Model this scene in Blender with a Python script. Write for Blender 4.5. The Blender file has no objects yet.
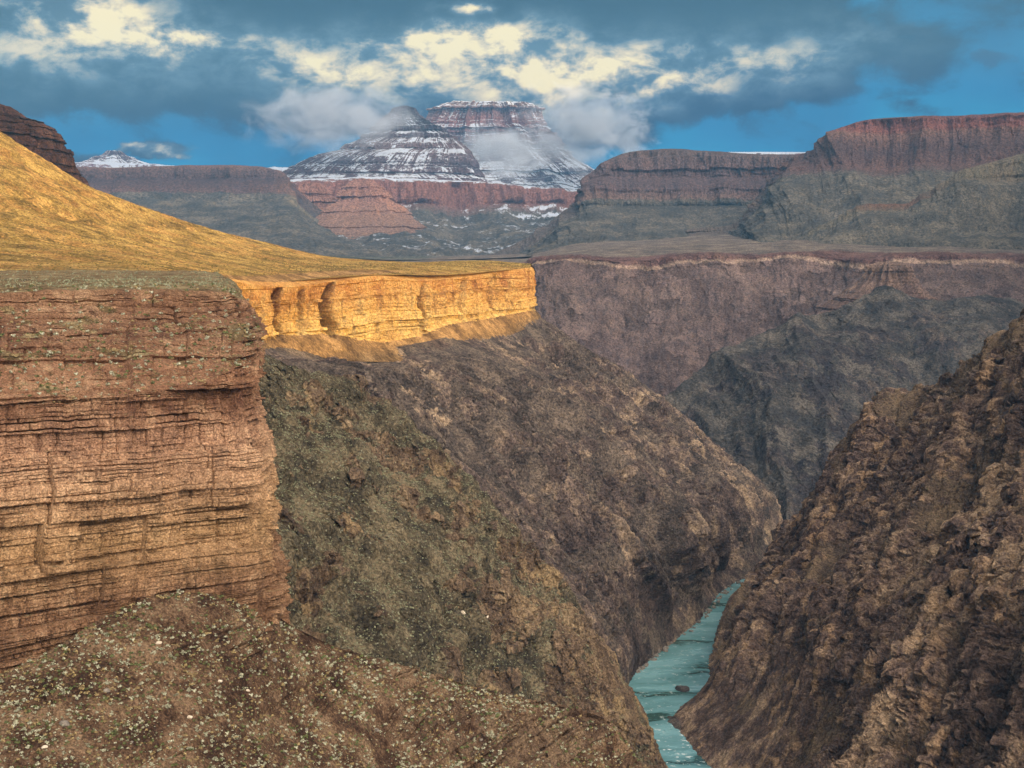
import bpy, math, random, time
import numpy as np
T00 = time.time()
f32 = np.float32
rng = np.random.default_rng(7)
random.seed(7)
scene = bpy.context.scene
COL = scene.collection
F_PX = 1334.0
ZCAM = 400.0
UPPER_FILL = 0.20; GLOW_FILL = 5.5
HORIZON = 258.0
PITCH = math.atan((384 - HORIZON) / F_PX)
Q = 1.0          # mesh density factor

# ------------------------------------------------------------------ helpers
def at(px, py, Y):
    """world point seen in direction (px,py) at ground distance Y (metres)"""
    a = (px - 512) / F_PX
    b = (384 - py) / F_PX
    cy, sy = math.cos(PITCH), math.sin(PITCH)
    fy, fz = cy + b * sy, -sy + b * cy
    k = Y / fy
    return (a * k, Y, ZCAM + fz * k)

GR = rng.normal(size=(256, 3))
GR = (GR / np.linalg.norm(GR, axis=1)[:, None]).astype(f32)
PERM = np.arange(256); rng.shuffle(PERM); PERM = np.concatenate([PERM, PERM, PERM]).astype(np.int32)

def perlin(x, y, z):
    x = np.asarray(x, f32); y = np.asarray(y, f32); z = np.asarray(z, f32)
    x, y, z = np.broadcast_arrays(x, y, z)
    xf, yf, zf = np.floor(x), np.floor(y), np.floor(z)
    xi, yi, zi = xf.astype(np.int32) & 255, yf.astype(np.int32) & 255, zf.astype(np.int32) & 255
    x = x - xf; y = y - yf; z = z - zf
    u = x * x * x * (x * (x * 6 - 15) + 10)
    v = y * y * y * (y * (y * 6 - 15) + 10)
    w = z * z * z * (z * (z * 6 - 15) + 10)
    def g(dx, dy, dz):
        h = PERM[PERM[PERM[xi + dx] + yi + dy] + zi + dz]
        gr = GR[h]
        return gr[..., 0] * (x - dx) + gr[..., 1] * (y - dy) + gr[..., 2] * (z - dz)
    def l(a, b, t): return a + (b - a) * t
    a = l(l(g(0,0,0), g(1,0,0), u), l(g(0,1,0), g(1,1,0), u), v)
    b = l(l(g(0,0,1), g(1,0,1), u), l(g(0,1,1), g(1,1,1), u), v)
    return l(a, b, w) * 1.6

def fbm(x, y, z, octv=5, rough=0.5, ridged=False, lac=2.03):
    out = 0; amp = 1.0; tot = 0; fr = 1.0
    for i in range(octv):
        n = perlin(x * fr + 17.3 * i, y * fr + 5.1 * i, z * fr + 9.7 * i)
        if ridged: n = 1 - 2 * np.abs(n) ** 0.9
        out = out + n * amp; tot += amp
        amp *= rough; fr *= lac
    return out / tot

def smooth(a, b, x):
    t = np.clip((x - a) / (b - a), 0, 1)
    return t * t * (3 - 2 * t)

def hash2(a, b):
    h = (a.astype(np.int64) * 73856093) ^ (b.astype(np.int64) * 19349663)
    h = (h ^ (h >> 13)) * 1274126177
    return ((h & 0xffff) / 65535.0).astype(f32)

def resample(P, t):
    """P (K,...) at parameters 0..K-1, smooth Hermite; t dense"""
    K = len(P)
    if K == 2:
        s = t.reshape((-1,) + (1,) * (P.ndim - 1))
        return P[0] * (1 - s) + P[1] * s
    M = np.zeros_like(P)
    M[1:-1] = (P[2:] - P[:-2]) * 0.5
    M[0] = P[1] - P[0]; M[-1] = P[-1] - P[-2]
    i = np.clip(np.floor(t).astype(int), 0, K - 2)
    s = (t - i).reshape((-1,) + (1,) * (P.ndim - 1))
    s2, s3 = s * s, s * s * s
    return (2*s3-3*s2+1)*P[i] + (s3-2*s2+s)*M[i]*0.8 + (-2*s3+3*s2)*P[i+1] + (s3-s2)*M[i+1]*0.8

def spread(seg, n):
    """parameters 0..K-1 such that each segment gets samples in proportion to seg"""
    c = np.concatenate([[0], np.cumsum(np.asarray(seg, float))]); c /= c[-1]
    return np.interp(np.linspace(0, 1, n), c, np.arange(len(c)))

def normals(G):
    du = np.gradient(G, axis=1); dv = np.gradient(G, axis=0)
    n = np.cross(du, dv)
    n /= np.linalg.norm(n, axis=2)[..., None] + 1e-9
    return n.astype(f32)

class Patch:
    """rows: R rows of K stations (px,py,Y) or world points; a lofted, displaced terrain skin"""
    def __init__(self, rows, nu, nv, useg=None, vseg=None, world=False, vsmooth=0):
        R = np.array([[p if world else at(*p) for p in r] for r in rows], float)
        us = useg if useg is not None else np.linalg.norm(np.diff(R[len(R)//2], axis=0), axis=1)
        vs = vseg if vseg is not None else np.linalg.norm(np.diff(R[:, R.shape[1]//2], axis=0), axis=1)
        nu = int(nu * Q); nv = int(nv * Q)
        tu = spread(us, nu); tv = spread(vs, nv)
        A = resample(R.transpose(1, 0, 2), tu).transpose(1, 0, 2)     # (Rrows, nu, 3)
        i = np.clip(np.floor(tv).astype(int), 0, len(R) - 2)
        s = (tv - i)[:, None, None]
        G = A[i] * (1 - s) + A[i + 1] * s
        for k in range(vsmooth):
            G[1:-1] = (G[:-2] + 2 * G[1:-1] + G[2:]) / 4
        self.G = G.astype(f32)
        self.tv = np.broadcast_to(tv[:, None].astype(f32), G.shape[:2])
        self.tu = np.broadcast_to(tu[None, :].astype(f32), G.shape[:2])
        n = normals(self.G)
        mid = (G[nv//4:3*nv//4, nu//4:3*nu//4]).reshape(-1, 3)
        nm = n[nv//4:3*nv//4, nu//4:3*nu//4].reshape(-1, 3)
        v = np.array([0, 0, ZCAM]) - mid; v /= np.linalg.norm(v, axis=1)[:, None]
        v[:, 2] += 0.5
        self.sg = 1.0 if (nm * v).sum() > 0 else -1.0
        self.su = np.concatenate([[0], np.cumsum(np.linalg.norm(np.diff(self.G[nv//2], axis=0), axis=1))]).astype(f32)
        self.su = np.broadcast_to(self.su[None, :], G.shape[:2])
        self.sv = np.concatenate([[0], np.cumsum(np.linalg.norm(np.diff(self.G[:, nu//2], axis=0), axis=1))]).astype(f32)
        self.sv = np.broadcast_to(self.sv[:, None], G.shape[:2])
        self.attr = {}
    def n(self): return normals(self.G) * self.sg
    def xyz(self, s=1.0): return self.G[..., 0] * s, self.G[..., 1] * s, self.G[..., 2] * s
    def disp(self, d, n=None):
        if n is None: n = self.n()
        self.G = (self.G + n * np.asarray(d, f32)[..., None]).astype(f32)
    def build(self, name, mat, smoothf=False):
        nv, nu = self.G.shape[:2]
        me = bpy.data.meshes.new(name)
        me.vertices.add(nv * nu)
        me.vertices.foreach_set('co', self.G.reshape(-1).astype(f32))
        idx = np.arange(nv * nu, dtype=np.int32).reshape(nv, nu)
        a, b, c, d = idx[:-1, :-1], idx[:-1, 1:], idx[1:, 1:], idx[1:, :-1]
        q = np.stack([a, b, c, d] if self.sg > 0 else [a, d, c, b], axis=-1).reshape(-1)
        m = len(q) // 4
        me.loops.add(len(q)); me.loops.foreach_set('vertex_index', q)
        me.polygons.add(m)
        me.polygons.foreach_set('loop_start', np.arange(0, len(q), 4, dtype=np.int32))
        me.polygons.foreach_set('use_smooth', np.full(m, smoothf))
        me.update(calc_edges=True)
        for k, v in self.attr.items():
            at_ = me.attributes.new(k, 'FLOAT', 'POINT')
            at_.data.foreach_set('value', np.ascontiguousarray(v, f32).reshape(-1))
        me.materials.append(mat)
        o = bpy.data.objects.new(name, me); COL.objects.link(o)
        print('  built', name, nv, nu, round(time.time() - T00, 1))
        return o

def tag(o, label, cat, group=None, kind=None):
    o['label'] = label; o['category'] = cat
    if group: o['group'] = group
    if kind: o['kind'] = kind
    return o

def facets(x, y, z, cell, seed, zs=1.8, tilt=.9):
    # angular broken rock: each cell of space gets its own tilted plane; returns relief (about -1..1) and a tone per cell
    X = np.stack([x / cell, y / cell, z / (cell * zs)], -1).astype(f32)
    X = X + .25 * np.stack([perlin(X[..., 0] * 1.7, X[..., 1] * 1.7, X[..., 2] * 1.7 + k * 9) for k in range(3)], -1)
    I = np.floor(X).astype(np.int32)
    best = np.full(x.shape, 1e9, f32); bo = np.zeros(x.shape, f32); bt = np.zeros(x.shape, f32)
    for a in (-1, 0, 1):
        for b in (-1, 0, 1):
            for c in (-1, 0, 1):
                J = I + np.array([a, b, c], np.int32)
                h = PERM[PERM[PERM[(J[..., 0] + seed) & 255] + (J[..., 1] & 255)] + (J[..., 2] & 255)]
                P = J + .5 + .45 * GR[h]
                D = X - P
                d2 = (D * D).sum(-1)
                m_ = d2 < best
                g = GR[(h * 7 + 13) & 255]
                off = (h / 255.0 - .5) * 1.1 + tilt * (D * g).sum(-1)
                best = np.where(m_, d2, best); bo = np.where(m_, off, bo); bt = np.where(m_, h / 255.0, bt)
    return bo.astype(f32), bt.astype(f32)

def beds(z, zmin, zmax, tmin, tmax, seed):
    r = np.random.default_rng(seed)
    b = [zmin]
    while b[-1] < zmax: b.append(b[-1] + tmin + (tmax - tmin) * r.random() ** 2.2)
    b = np.array(b, f32)
    i = np.clip(np.searchsorted(b, z) - 1, 0, len(b) - 2)
    return i, z - b[i], b[i + 1] - z, r.normal(size=len(b)).astype(f32), r

def blocky(s, z, zmin, zmax, tmin, tmax, wid, amp, blk, crack, seed, warp=0.0):
    """outward displacement of bedded, jointed rock"""
    i, lo, hi, pr, r = beds(z + warp, zmin, zmax, tmin, tmax, seed)
    w = (wid * (0.5 + 1.2 * r.random(len(pr)))).astype(f32)
    off = (r.random(len(pr)) * 100).astype(f32)
    th = lo + hi
    sj = s / w[i] + off[i]
    sj = sj + 0.05 * perlin(s / wid * 1.3, z / wid * 1.7, i * 0.37)
    c = np.floor(sj)
    fr = sj - c
    d = pr[i] * amp + (hash2(c, i) - 0.5) * blk
    e = np.minimum(lo, hi)
    cs = (r.random(len(pr)) ** 2).astype(f32)
    d = d - 1.35 * crack * np.exp(-(e / (0.07 * th + 0.08)) ** 2) * cs[i] * (2.2 * smooth(-.3, .5, perlin(s / (wid * 4), i * 3.7, 0 * z)))
    ev = np.minimum(fr, 1 - fr) * w[i]
    d = d - 0.7 * crack * np.exp(-(ev / 0.35) ** 2) * (hash2(c, i + 7) > 0.45)
    return d, i

# ------------------------------------------------------------------ material helper
class M:
    def __init__(self, name, world=None):
        if world is None:
            self.m = bpy.data.materials.new(name); self.m.use_nodes = True
            self.t = self.m.node_tree
        else:
            self.t = world.node_tree
        self.t.nodes.clear()
        self.k = 0
    def nd(self, ty, **kw):
        n = self.t.nodes.new(ty)
        for k, v in kw.items(): setattr(n, k, v)
        return n
    def put(self, sock, v):
        if v is None: return
        if hasattr(v, 'is_linked') or hasattr(v, 'links'):
            self.t.links.new(v, sock)
        else:
            if isinstance(v, (tuple, list)) and len(v) == 3 and sock.type == 'RGBA': v = (*v, 1)
            sock.default_value = v
    def math(self, op, a, b=None, c=None, clamp=False):
        n = self.nd('ShaderNodeMath', operation=op, use_clamp=clamp)
        self.put(n.inputs[0], a); self.put(n.inputs[1], b); self.put(n.inputs[2], c)
        return n.outputs[0]
    def vec(self, op, a, b=None, c=None):
        n = self.nd('ShaderNodeVectorMath', operation=op)
        self.put(n.inputs[0], a); self.put(n.inputs[1], b); self.put(n.inputs[2], c)
        return n.outputs['Value'] if op in ('DOT_PRODUCT', 'LENGTH') else n.outputs['Vector']
    def noise(self, vec, scale, detail=4, rough=0.55, dist=0.0, color=False):
        n = self.nd('ShaderNodeTexNoise')
        self.put(n.inputs['Vector'], vec); n.inputs['Scale'].default_value = scale
        n.inputs['Detail'].default_value = detail; n.inputs['Roughness'].default_value = rough
        n.inputs['Distortion'].default_value = dist
        return n.outputs['Color' if color else 'Fac']
    def voro(self, vec, scale, feature='F1', out='Distance', rnd=1.0):
        n = self.nd('ShaderNodeTexVoronoi', feature=feature)
        self.put(n.inputs['Vector'], vec); n.inputs['Scale'].default_value = scale
        n.inputs['Randomness'].default_value = rnd
        return n.outputs[out]
    def ramp(self, fac, stops, interp='LINEAR'):
        n = self.nd('ShaderNodeValToRGB'); cr = n.color_ramp; cr.interpolation = interp
        while len(cr.elements) > 1: cr.elements.remove(cr.elements[0])
        for i, (p, c) in enumerate(stops):
            e = cr.elements[0] if i == 0 else cr.elements.new(p)
            e.position = p
            if not isinstance(c, (tuple, list)): c = (c, c, c)
            e.color = (*c, 1)
        self.put(n.inputs[0], fac)
        return n.outputs[0]
    def mr(self, v, a, b, c=0.0, d=1.0, sm=True):
        n = self.nd('ShaderNodeMapRange', interpolation_type='SMOOTHSTEP' if sm else 'LINEAR')
        self.put(n.inputs[0], v)
        for i, x in enumerate((a, b, c, d)): n.inputs[i + 1].default_value = x
        return n.outputs[0]
    def mix(self, f, a, b, bt='MIX'):
        n = self.nd('ShaderNodeMix', data_type='RGBA', blend_type=bt)
        self.put(n.inputs[0], f); self.put(n.inputs[6], a); self.put(n.inputs[7], b)
        return n.outputs[2]
    def attr(self, name):
        return self.nd('ShaderNodeAttribute', attribute_name=name).outputs['Fac']
    def pos(self, s=(1, 1, 1)):
        g = self.nd('ShaderNodeNewGeometry')
        if s == (1, 1, 1): return g.outputs['Position']
        return self.vec('MULTIPLY', g.outputs['Position'], s)
    def finish(self, col, rough=0.95, bump=None, bdist=1.0, bstr=1.0, spec=0.15, disp=None):
        b = self.nd('ShaderNodeBsdfPrincipled'); o = self.nd('ShaderNodeOutputMaterial')
        self.put(b.inputs['Base Color'], col); self.put(b.inputs['Roughness'], rough)
        b.inputs['Specular IOR Level'].default_value = spec
        if bump is not None:
            n = self.nd('ShaderNodeBump'); n.inputs['Distance'].default_value = bdist
            n.inputs['Strength'].default_value = bstr
            self.put(n.inputs['Height'], bump); self.t.links.new(n.outputs[0], b.inputs['Normal'])
        self.t.links.new(b.outputs[0], o.inputs['Surface'])
        return self.m

def srgb(r, g, b, k=1.0):
    f = lambda c: (c / 12.92 if c <= 0.04045 else ((c + 0.055) / 1.055) ** 2.4) * k
    return (f(r / 255), f(g / 255), f(b / 255))

def terrain_mat(name, px, rocks, soils, shrub=None, strata=None, snow=None, streak=1.0, zs=0.25, dark=0.55, shr=(0.35, 0.3), fine=1.0, stain=None, toned=False):
    """px = metres per pixel at this landform's distance; rocks / soils: 3 colours each (dark, mid, light)"""
    m = M(name)
    P = m.pos()
    Pv = m.pos((1, 1, zs))                      # features stretched up the wall
    n1 = m.noise(Pv, 1 / (px * 70), 8, 0.68, 0.15)
    n2 = m.noise(Pv, 1 / (px * 16), 7, 0.72, 0.1)
    n3 = m.noise(P, 1 / (px * 4.0), 5, 0.75)
    f = m.math('ADD', m.math('MULTIPLY', n1, 0.5), m.math('MULTIPLY', n2, 0.5))
    rock = m.ramp(f, [(0.40, rocks[0]), (0.50, rocks[1]), (0.59, rocks[2])])
    if stain is not None:                       # dark varnish running down the face
        st = m.noise(m.pos((1, 1, .10)), 1 / (px * 14), 5, 0.6)
        st2 = m.noise(P, 1 / (px * 90), 4, 0.6)
        sm_ = m.math('MULTIPLY', m.mr(st, .50, .60), m.mr(st2, .46, .60))
        rock = m.mix(m.math('MULTIPLY', sm_, .8), rock, stain)
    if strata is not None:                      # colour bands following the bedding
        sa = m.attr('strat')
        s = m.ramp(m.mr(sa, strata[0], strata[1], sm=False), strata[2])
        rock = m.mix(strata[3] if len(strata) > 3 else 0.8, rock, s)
    pt = m.noise(m.vec('ADD', P, (311, 77, 19)), 1 / (px * 30), 5, 0.6)
    soil = m.ramp(m.math('ADD', m.math('MULTIPLY', pt, 0.6), m.math('MULTIPLY', n3, 0.4)),
                  [(0.41, soils[0]), (0.5, soils[1]), (0.58, soils[2])])
    veg = m.attr('veg')
    tone = m.attr('tone')
    rock = m.mix(1.0, rock, m.ramp(tone, [(0, .72), (.5, 1.0), (1, 1.28)]), 'MULTIPLY') if toned else rock
    v2 = m.math('ADD', veg, m.math('MULTIPLY', m.math('SUBTRACT', m.noise(P, 1 / (px * 9), 5, 0.65), 0.5), 1.5))
    col = m.mix(m.mr(v2, 0.42, 0.58), rock, soil)
    # speckle: stones and tufts near the size of a pixel or two
    sp = m.noise(m.vec('ADD', P, (50, 90, 10)), 1 / (px * 2.0), 3, 0.7)
    k = m.ramp(sp, [(0.36, dark), (0.5, 1.0), (0.64, 1.0 + 0.5 * fine)])
    col = m.mix(1.0, col, k, 'MULTIPLY')
    if shrub is not None:
        vd = m.voro(m.vec('ADD', P, (7, 3, 5)), 1 / (px * 3.4))
        pick = m.voro(m.vec('ADD', P, (7, 3, 5)), 1 / (px * 3.4), out='Color')
        on = m.math('MULTIPLY', m.mr(vd, 0.16, 0.3, 1, 0), m.math('GREATER_THAN', m.nd('ShaderNodeSeparateColor').outputs[0] if False else m.vec('DOT_PRODUCT', pick, (1, 0, 0)), 1 - shr[1]))
        on = m.math('MULTIPLY', on, m.mr(v2, 0.3, 0.6, 0.15, 1))
        sc = m.mix(m.vec('DOT_PRODUCT', pick, (0, 1, 0)), shrub[0], shrub[1])
        col = m.mix(m.math('MULTIPLY', on, 0.85), col, sc)
    if snow is not None:
        g = m.nd('ShaderNodeNewGeometry')
        nz = m.vec('DOT_PRODUCT', g.outputs['Normal'], (0, 0, 1))
        sn = m.math('ADD', m.attr('snow'), m.math('ADD', m.math('MULTIPLY', m.math('SUBTRACT', n2, 0.5), 2.2), m.math('MULTIPLY', m.math('SUBTRACT', n1, 0.5), 1.4)))
        sn = m.math('ADD', sn, m.math('MULTIPLY', m.math('SUBTRACT', nz, 0.6), 0.9))
        col = m.mix(m.mr(sn, 0.4, 0.62), col, snow)
    b = m.math('ADD', m.math('MULTIPLY', n2, 3.0), m.math('ADD', m.math('MULTIPLY', n3, 1.0), m.math('MULTIPLY', sp, 0.6)))
    return m.finish(col, 0.95, b, px * 3.4, 1.0, 0.1)

def near_px(p, lst):
    cx = 512 + p.G[..., 0] / p.G[..., 1] * F_PX; cy = HORIZON + (ZCAM - p.G[..., 2]) / p.G[..., 1] * F_PX
    out = 0
    wob = 14 * fbm(p.G[..., 0] / 30, p.G[..., 1] / 30, p.G[..., 2] / 30, 3)
    for a, b, rx, ry in lst: out = np.maximum(out, smooth(1.25, .75, np.hypot((cx + wob - a) / rx, (cy + wob - b) / ry)))
    return out

def std_veg(p, lo=0.55, hi=0.85, scale=1 / 60., amt=0.35):
    n = p.n()
    x, y, z = p.xyz(scale)
    return smooth(lo, hi, n[..., 2] + amt * fbm(x, y, z, 3))

# ------------------------------------------------------------------ materials
TAPEATS = [(0.00, srgb(126, 94, 70)), (0.18, srgb(186, 150, 104)), (0.34, srgb(200, 160, 124)), (0.48, srgb(186, 144, 116)),
           (0.60, srgb(112, 76, 60)), (0.70, srgb(144, 102, 78)), (0.80, srgb(102, 70, 56)), (0.92, srgb(122, 88, 66)), (1.0, srgb(132, 108, 80))]
mat_near = terrain_mat('tapeats_sandstone', 0.30,
    (srgb(96, 68, 54), srgb(166, 126, 96), srgb(216, 176, 138)), (srgb(92, 74, 52), srgb(128, 106, 76), srgb(162, 142, 106)),
    strata=(305, 392, TAPEATS, 0.55), zs=1.0, dark=0.6, stain=srgb(74, 52, 44))
mat_talus = terrain_mat('near_talus', 0.32,
    (srgb(74, 56, 46), srgb(110, 88, 70), srgb(146, 122, 96)), (srgb(66, 48, 38), srgb(102, 78, 60), srgb(136, 110, 86)),
    shrub=(srgb(190, 184, 152), srgb(92, 100, 60)), zs=1.0, dark=0.5)
mat_top = terrain_mat('plateau_scrub', 0.6,
    (srgb(100, 80, 60), srgb(130, 112, 84), srgb(150, 132, 100)), (srgb(92, 88, 68), srgb(122, 116, 90), srgb(150, 144, 112)),
    shrub=(srgb(140, 148, 116), srgb(96, 108, 72)), zs=1.0)
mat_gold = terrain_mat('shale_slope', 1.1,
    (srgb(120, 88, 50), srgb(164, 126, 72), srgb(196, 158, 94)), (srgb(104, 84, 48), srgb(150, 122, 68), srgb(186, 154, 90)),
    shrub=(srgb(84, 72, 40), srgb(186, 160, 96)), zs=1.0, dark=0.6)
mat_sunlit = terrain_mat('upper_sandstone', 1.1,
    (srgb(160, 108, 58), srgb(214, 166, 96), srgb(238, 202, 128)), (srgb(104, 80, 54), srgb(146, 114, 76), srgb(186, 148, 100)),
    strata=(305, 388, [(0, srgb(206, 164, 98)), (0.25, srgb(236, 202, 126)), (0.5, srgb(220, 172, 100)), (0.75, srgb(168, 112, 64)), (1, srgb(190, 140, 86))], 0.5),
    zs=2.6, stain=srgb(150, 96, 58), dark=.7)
mat_spur = terrain_mat('schist_spur', 0.75,
    (srgb(78, 64, 54), srgb(112, 92, 74), srgb(148, 126, 98)), (srgb(62, 56, 46), srgb(94, 84, 66), srgb(128, 114, 90)),
    shrub=(srgb(160, 156, 134), srgb(72, 76, 54)), toned=True, zs=0.35, shr=(0.35, 0.6), dark=.42, stain=srgb(154, 130, 96))
mat_slope = terrain_mat('schist_slope', 1.15,
    (srgb(64, 54, 52), srgb(106, 90, 82), srgb(170, 146, 120)), (srgb(66, 58, 54), srgb(96, 84, 76), srgb(126, 110, 96)),
    shrub=(srgb(134, 122, 106), srgb(70, 68, 58)), toned=True, zs=0.5, dark=.45)
mat_right = terrain_mat('schist_wall', 0.9,
    (srgb(66, 54, 50), srgb(110, 90, 80), srgb(176, 148, 120)), (srgb(84, 70, 60), srgb(108, 90, 74), srgb(136, 114, 90)),
    shrub=(srgb(140, 128, 100), srgb(96, 92, 66)), toned=True, zs=0.22, stain=srgb(172, 140, 108))
mat_far = terrain_mat('far_schist', 2.2,
    (srgb(84, 68, 70), srgb(120, 98, 94), srgb(156, 130, 118)), (srgb(98, 88, 82), srgb(120, 106, 96), srgb(146, 130, 114)),
    strata=(330, 400, [(0, srgb(98, 84, 78)), (0.33, srgb(104, 86, 80)), (0.38, srgb(176, 150, 128)), (0.44, srgb(176, 150, 128)), (0.52, srgb(96, 64, 58)), (0.8, srgb(120, 80, 68)), (1, srgb(120, 100, 84))], 0.6), zs=0.35, toned=True, stain=srgb(70, 60, 62))
mat_farspur = terrain_mat('far_spur', 1.9,
    (srgb(48, 46, 50), srgb(70, 64, 64), srgb(110, 98, 88)), (srgb(58, 56, 56), srgb(78, 74, 70), srgb(106, 98, 90)), zs=0.5)
REDWALL = lambda z0, z1: (z0, z1, [(0, srgb(106, 100, 90)), (0.28, srgb(108, 100, 90)), (0.33, srgb(126, 108, 90)), (0.37, srgb(100, 92, 84)), (0.55, srgb(92, 82, 78)),
        (0.60, srgb(104, 80, 74)), (0.72, srgb(78, 64, 64)), (0.80, srgb(96, 76, 72)), (0.86, srgb(128, 98, 86)), (0.885, srgb(130, 80, 70)), (0.97, srgb(116, 72, 66)), (1, srgb(110, 104, 98))], 0.75)

# ================================================================== LANDFORMS
# ---- near cliff (left foreground)
K = [(-260, -60, 40, 120, 190, 232, 250, 252, 240)]
rows = [
 [(-330,268,980), (-140,269,960), (0,270,960), (80,270,960), (150,270.5,960), (200,271,960), (212,272,960), (214,272,970), (216,272,980)],
 [(-330,283,520), (-140,282,520), (0,281,530), (80,280.5,540), (140,280,560), (200,280,600), (226,282,620), (232,283,650), (228,282,740)],
 [(-300,297,400), (-60,295,412), (40,293,430), (120,291,450), (182,290,462), (224,293,478), (238,299,500), (242,304,560), (234,300,700)],
 [(-300,318,390), (-60,314,402), (40,311,420), (120,308,440), (186,308,452), (232,312,470), (246,318,495), (250,322,555), (240,318,700)],
 [(-300,412,322), (-60,406,345), (40,400,362), (120,396,376), (192,388,392), (238,366,408), (254,368,428), (258,380,480), (252,380,640)],
 [(-300,500,312), (-60,492,335), (40,486,352), (120,482,366), (192,474,381), (250,462,393), (268,466,413), (268,474,465), (262,474,620)],
 [(-300,600,303), (-60,582,326), (40,570,343), (112,560,357), (190,548,372), (256,545,384), (276,548,402), (276,552,455), (270,552,610)],
 [(-300,850,287), (-60,730,314), (40,682,333), (104,650,348), (190,622,364), (264,636,380), (288,650,400), (288,650,450), (280,650,600)]]
p = Patch(rows, 1300, 1350, useg=[90, 120, 100, 100, 80, 60, 30, 30, ][:8], vseg=[10, 22, 35, 130, 110, 90, 110])
x, y, z = p.xyz()
n = p.n()
face = smooth(0.75, 0.35, n[..., 2])                       # 1 on the cliff, 0 on the flat
up = smooth(3.2, 2.2, p.tv) 
s = p.su
p.disp((4.0 * fbm(x / 45, y / 45, z / 90, 4, 0.5) + 2.2 * fbm(s / 9, z / 60, 0 * z, 3, .5, True)) * (0.3 + 0.7 * face), n)
warp = 1.6 * perlin(s / 60, z / 80, 0 * z + 3) + 0.025 * (s - 150)
mid = smooth(3.0, 3.4, p.tv) * smooth(7.0, 6.2, p.tv)
d1, i1 = blocky(s, z, 280, 400, 0.7, 5.5, 6.5, 0.75, 1.5, 1.5, 3, warp)
d2, _ = blocky(s + 31, z + 0.3, 280, 400, 0.35, 1.6, 2.6, 0.22, 0.5, 0.5, 5, warp)
d0, _ = blocky(s + .8 * perlin(s / 12, z / 9, 0 * z), z, 270, 400, 5, 20, 17, 1.0, 4.5, 1.6, 9, warp)
massive = smooth(0.05, 0.35, fbm(s / 40, z / 16, 0 * z + 7, 3)) * 0.75     # smoother, massive panels
lower = smooth(2.6, 3.6, p.tv)
d = (d0 + d1 * (1 - 0.85 * massive) + d2 * (1 - 0.7 * massive)) * (0.5 + 0.5 * lower)
rough = 0.6 * fbm(x / 3, y / 3, z / 2, 5, 0.62) + 0.5 * fbm(x / 1.1, y / 1.1, z / .8, 3, 0.6) * 0.5
edge = smooth(0.5, 1.6, p.tv)
hd = n.copy(); hd[..., 2] *= 0.25
slz = smooth(1.9, 2.4, p.tv) * smooth(4.3, 3.6, p.tv)
p.disp((d * np.maximum(0.35 + 0.65 * face, 1.7 * slz) + rough - 2.5 * lower) * (0.05 + 0.95 * edge), hd)
p.attr['strat'] = z + warp * 1.5
nn = p.n()
slopez = smooth(1.9, 2.5, p.tv) * smooth(4.3, 3.6, p.tv)
ledge = smooth(0.1, 0.45, fbm(x / 14, y / 14, z / 4, 4))
p.attr['veg'] = np.clip((1 - smooth(1.9, 2.1, p.tv)) + slopez * (0.05 + 0.80 * ledge) + 0.5 * smooth(0.5, 0.9, nn[..., 2]) * lower - 0.15, 0, 1) * 1.0
near = p
tag(p.build('sandstone_cliff', mat_near), 'near layered tan and red sandstone cliff with flat scrubby top, left foreground', 'cliff', kind='structure')

# ---- foreground talus slope
top = [(-330,770,296), (-60,694,316), (40,652,334), (100,616,347), (160,592,360), (215,592,372), (262,604,388), (292,622,402), (340,645,415), (400,662,430), (480,686,450), (560,704,470), (604,716,478), (628,740,484), (640,770,485), (652,830,485)]
back = [(a, b + 10, c + 6) if a < 250 else (a + 14, b + 60, c + 70) for a, b, c in top]
m1 = [(a * 0.99, b + (900 - b) * 0.4, c + (d - c) * 0.45) for (a, b, c), d in zip(top, [262, 266, 271, 277, 286, 293, 302, 310, 322, 340, 368, 398, 424, 440, 450, 460])]
bot = [(a, 920, d) for (a, b, c), d in zip(top, [258, 262, 267, 273, 280, 287, 297, 305, 316, 334, 362, 392, 418, 436, 446, 456])]
p = Patch([back, top, m1, bot], 1500, 620, useg=[100, 100, 60, 60, 55, 50, 40, 50, 62, 80, 80, 45, 34, 34, 30], vseg=[25, 100, 110])
x, y, z = p.xyz()
n = p.n()
right = smooth(330, 520, 512 + x / y * F_PX)
p.disp(3.0 * fbm(x / 40, y / 40, z / 40, 4, 0.5) * smooth(0.8, 1.6, p.tv) + right * 5.0 * fbm(x / 26, y / 26, z / 30, 4, .55, True) * smooth(.9, 1.3, p.tv) - 1.5 * smooth(1.2, .9, p.tv), n)
outc = smooth(0.12, 0.4, fbm(x / 35, y / 35, z / 12, 4, .55) + 0.35 * right)
d1, _ = blocky(x * .8 + y * .6, z, 150, 400, 0.8, 4, 5, 0.5, 1.0, 0.8, 11, 2 * perlin(x / 30, y / 30, z / 30))
p.disp(outc * d1 * 1.2 + 0.55 * fbm(x / 5, y / 5, z / 5, 5, 0.6) + 0.25 * fbm(x / 1.2, y / 1.2, z / 1.2, 3, 0.6))
p.attr['veg'] = np.clip(1.0 - 0.85 * outc * (0.4 + 0.6 * right), 0, 1)
p.attr['strat'] = z
talus = p
tag(p.build('talus_slope', mat_talus), 'brown rubble slope dotted with pale shrubs below the near cliff', 'slope', kind='structure')

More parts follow.
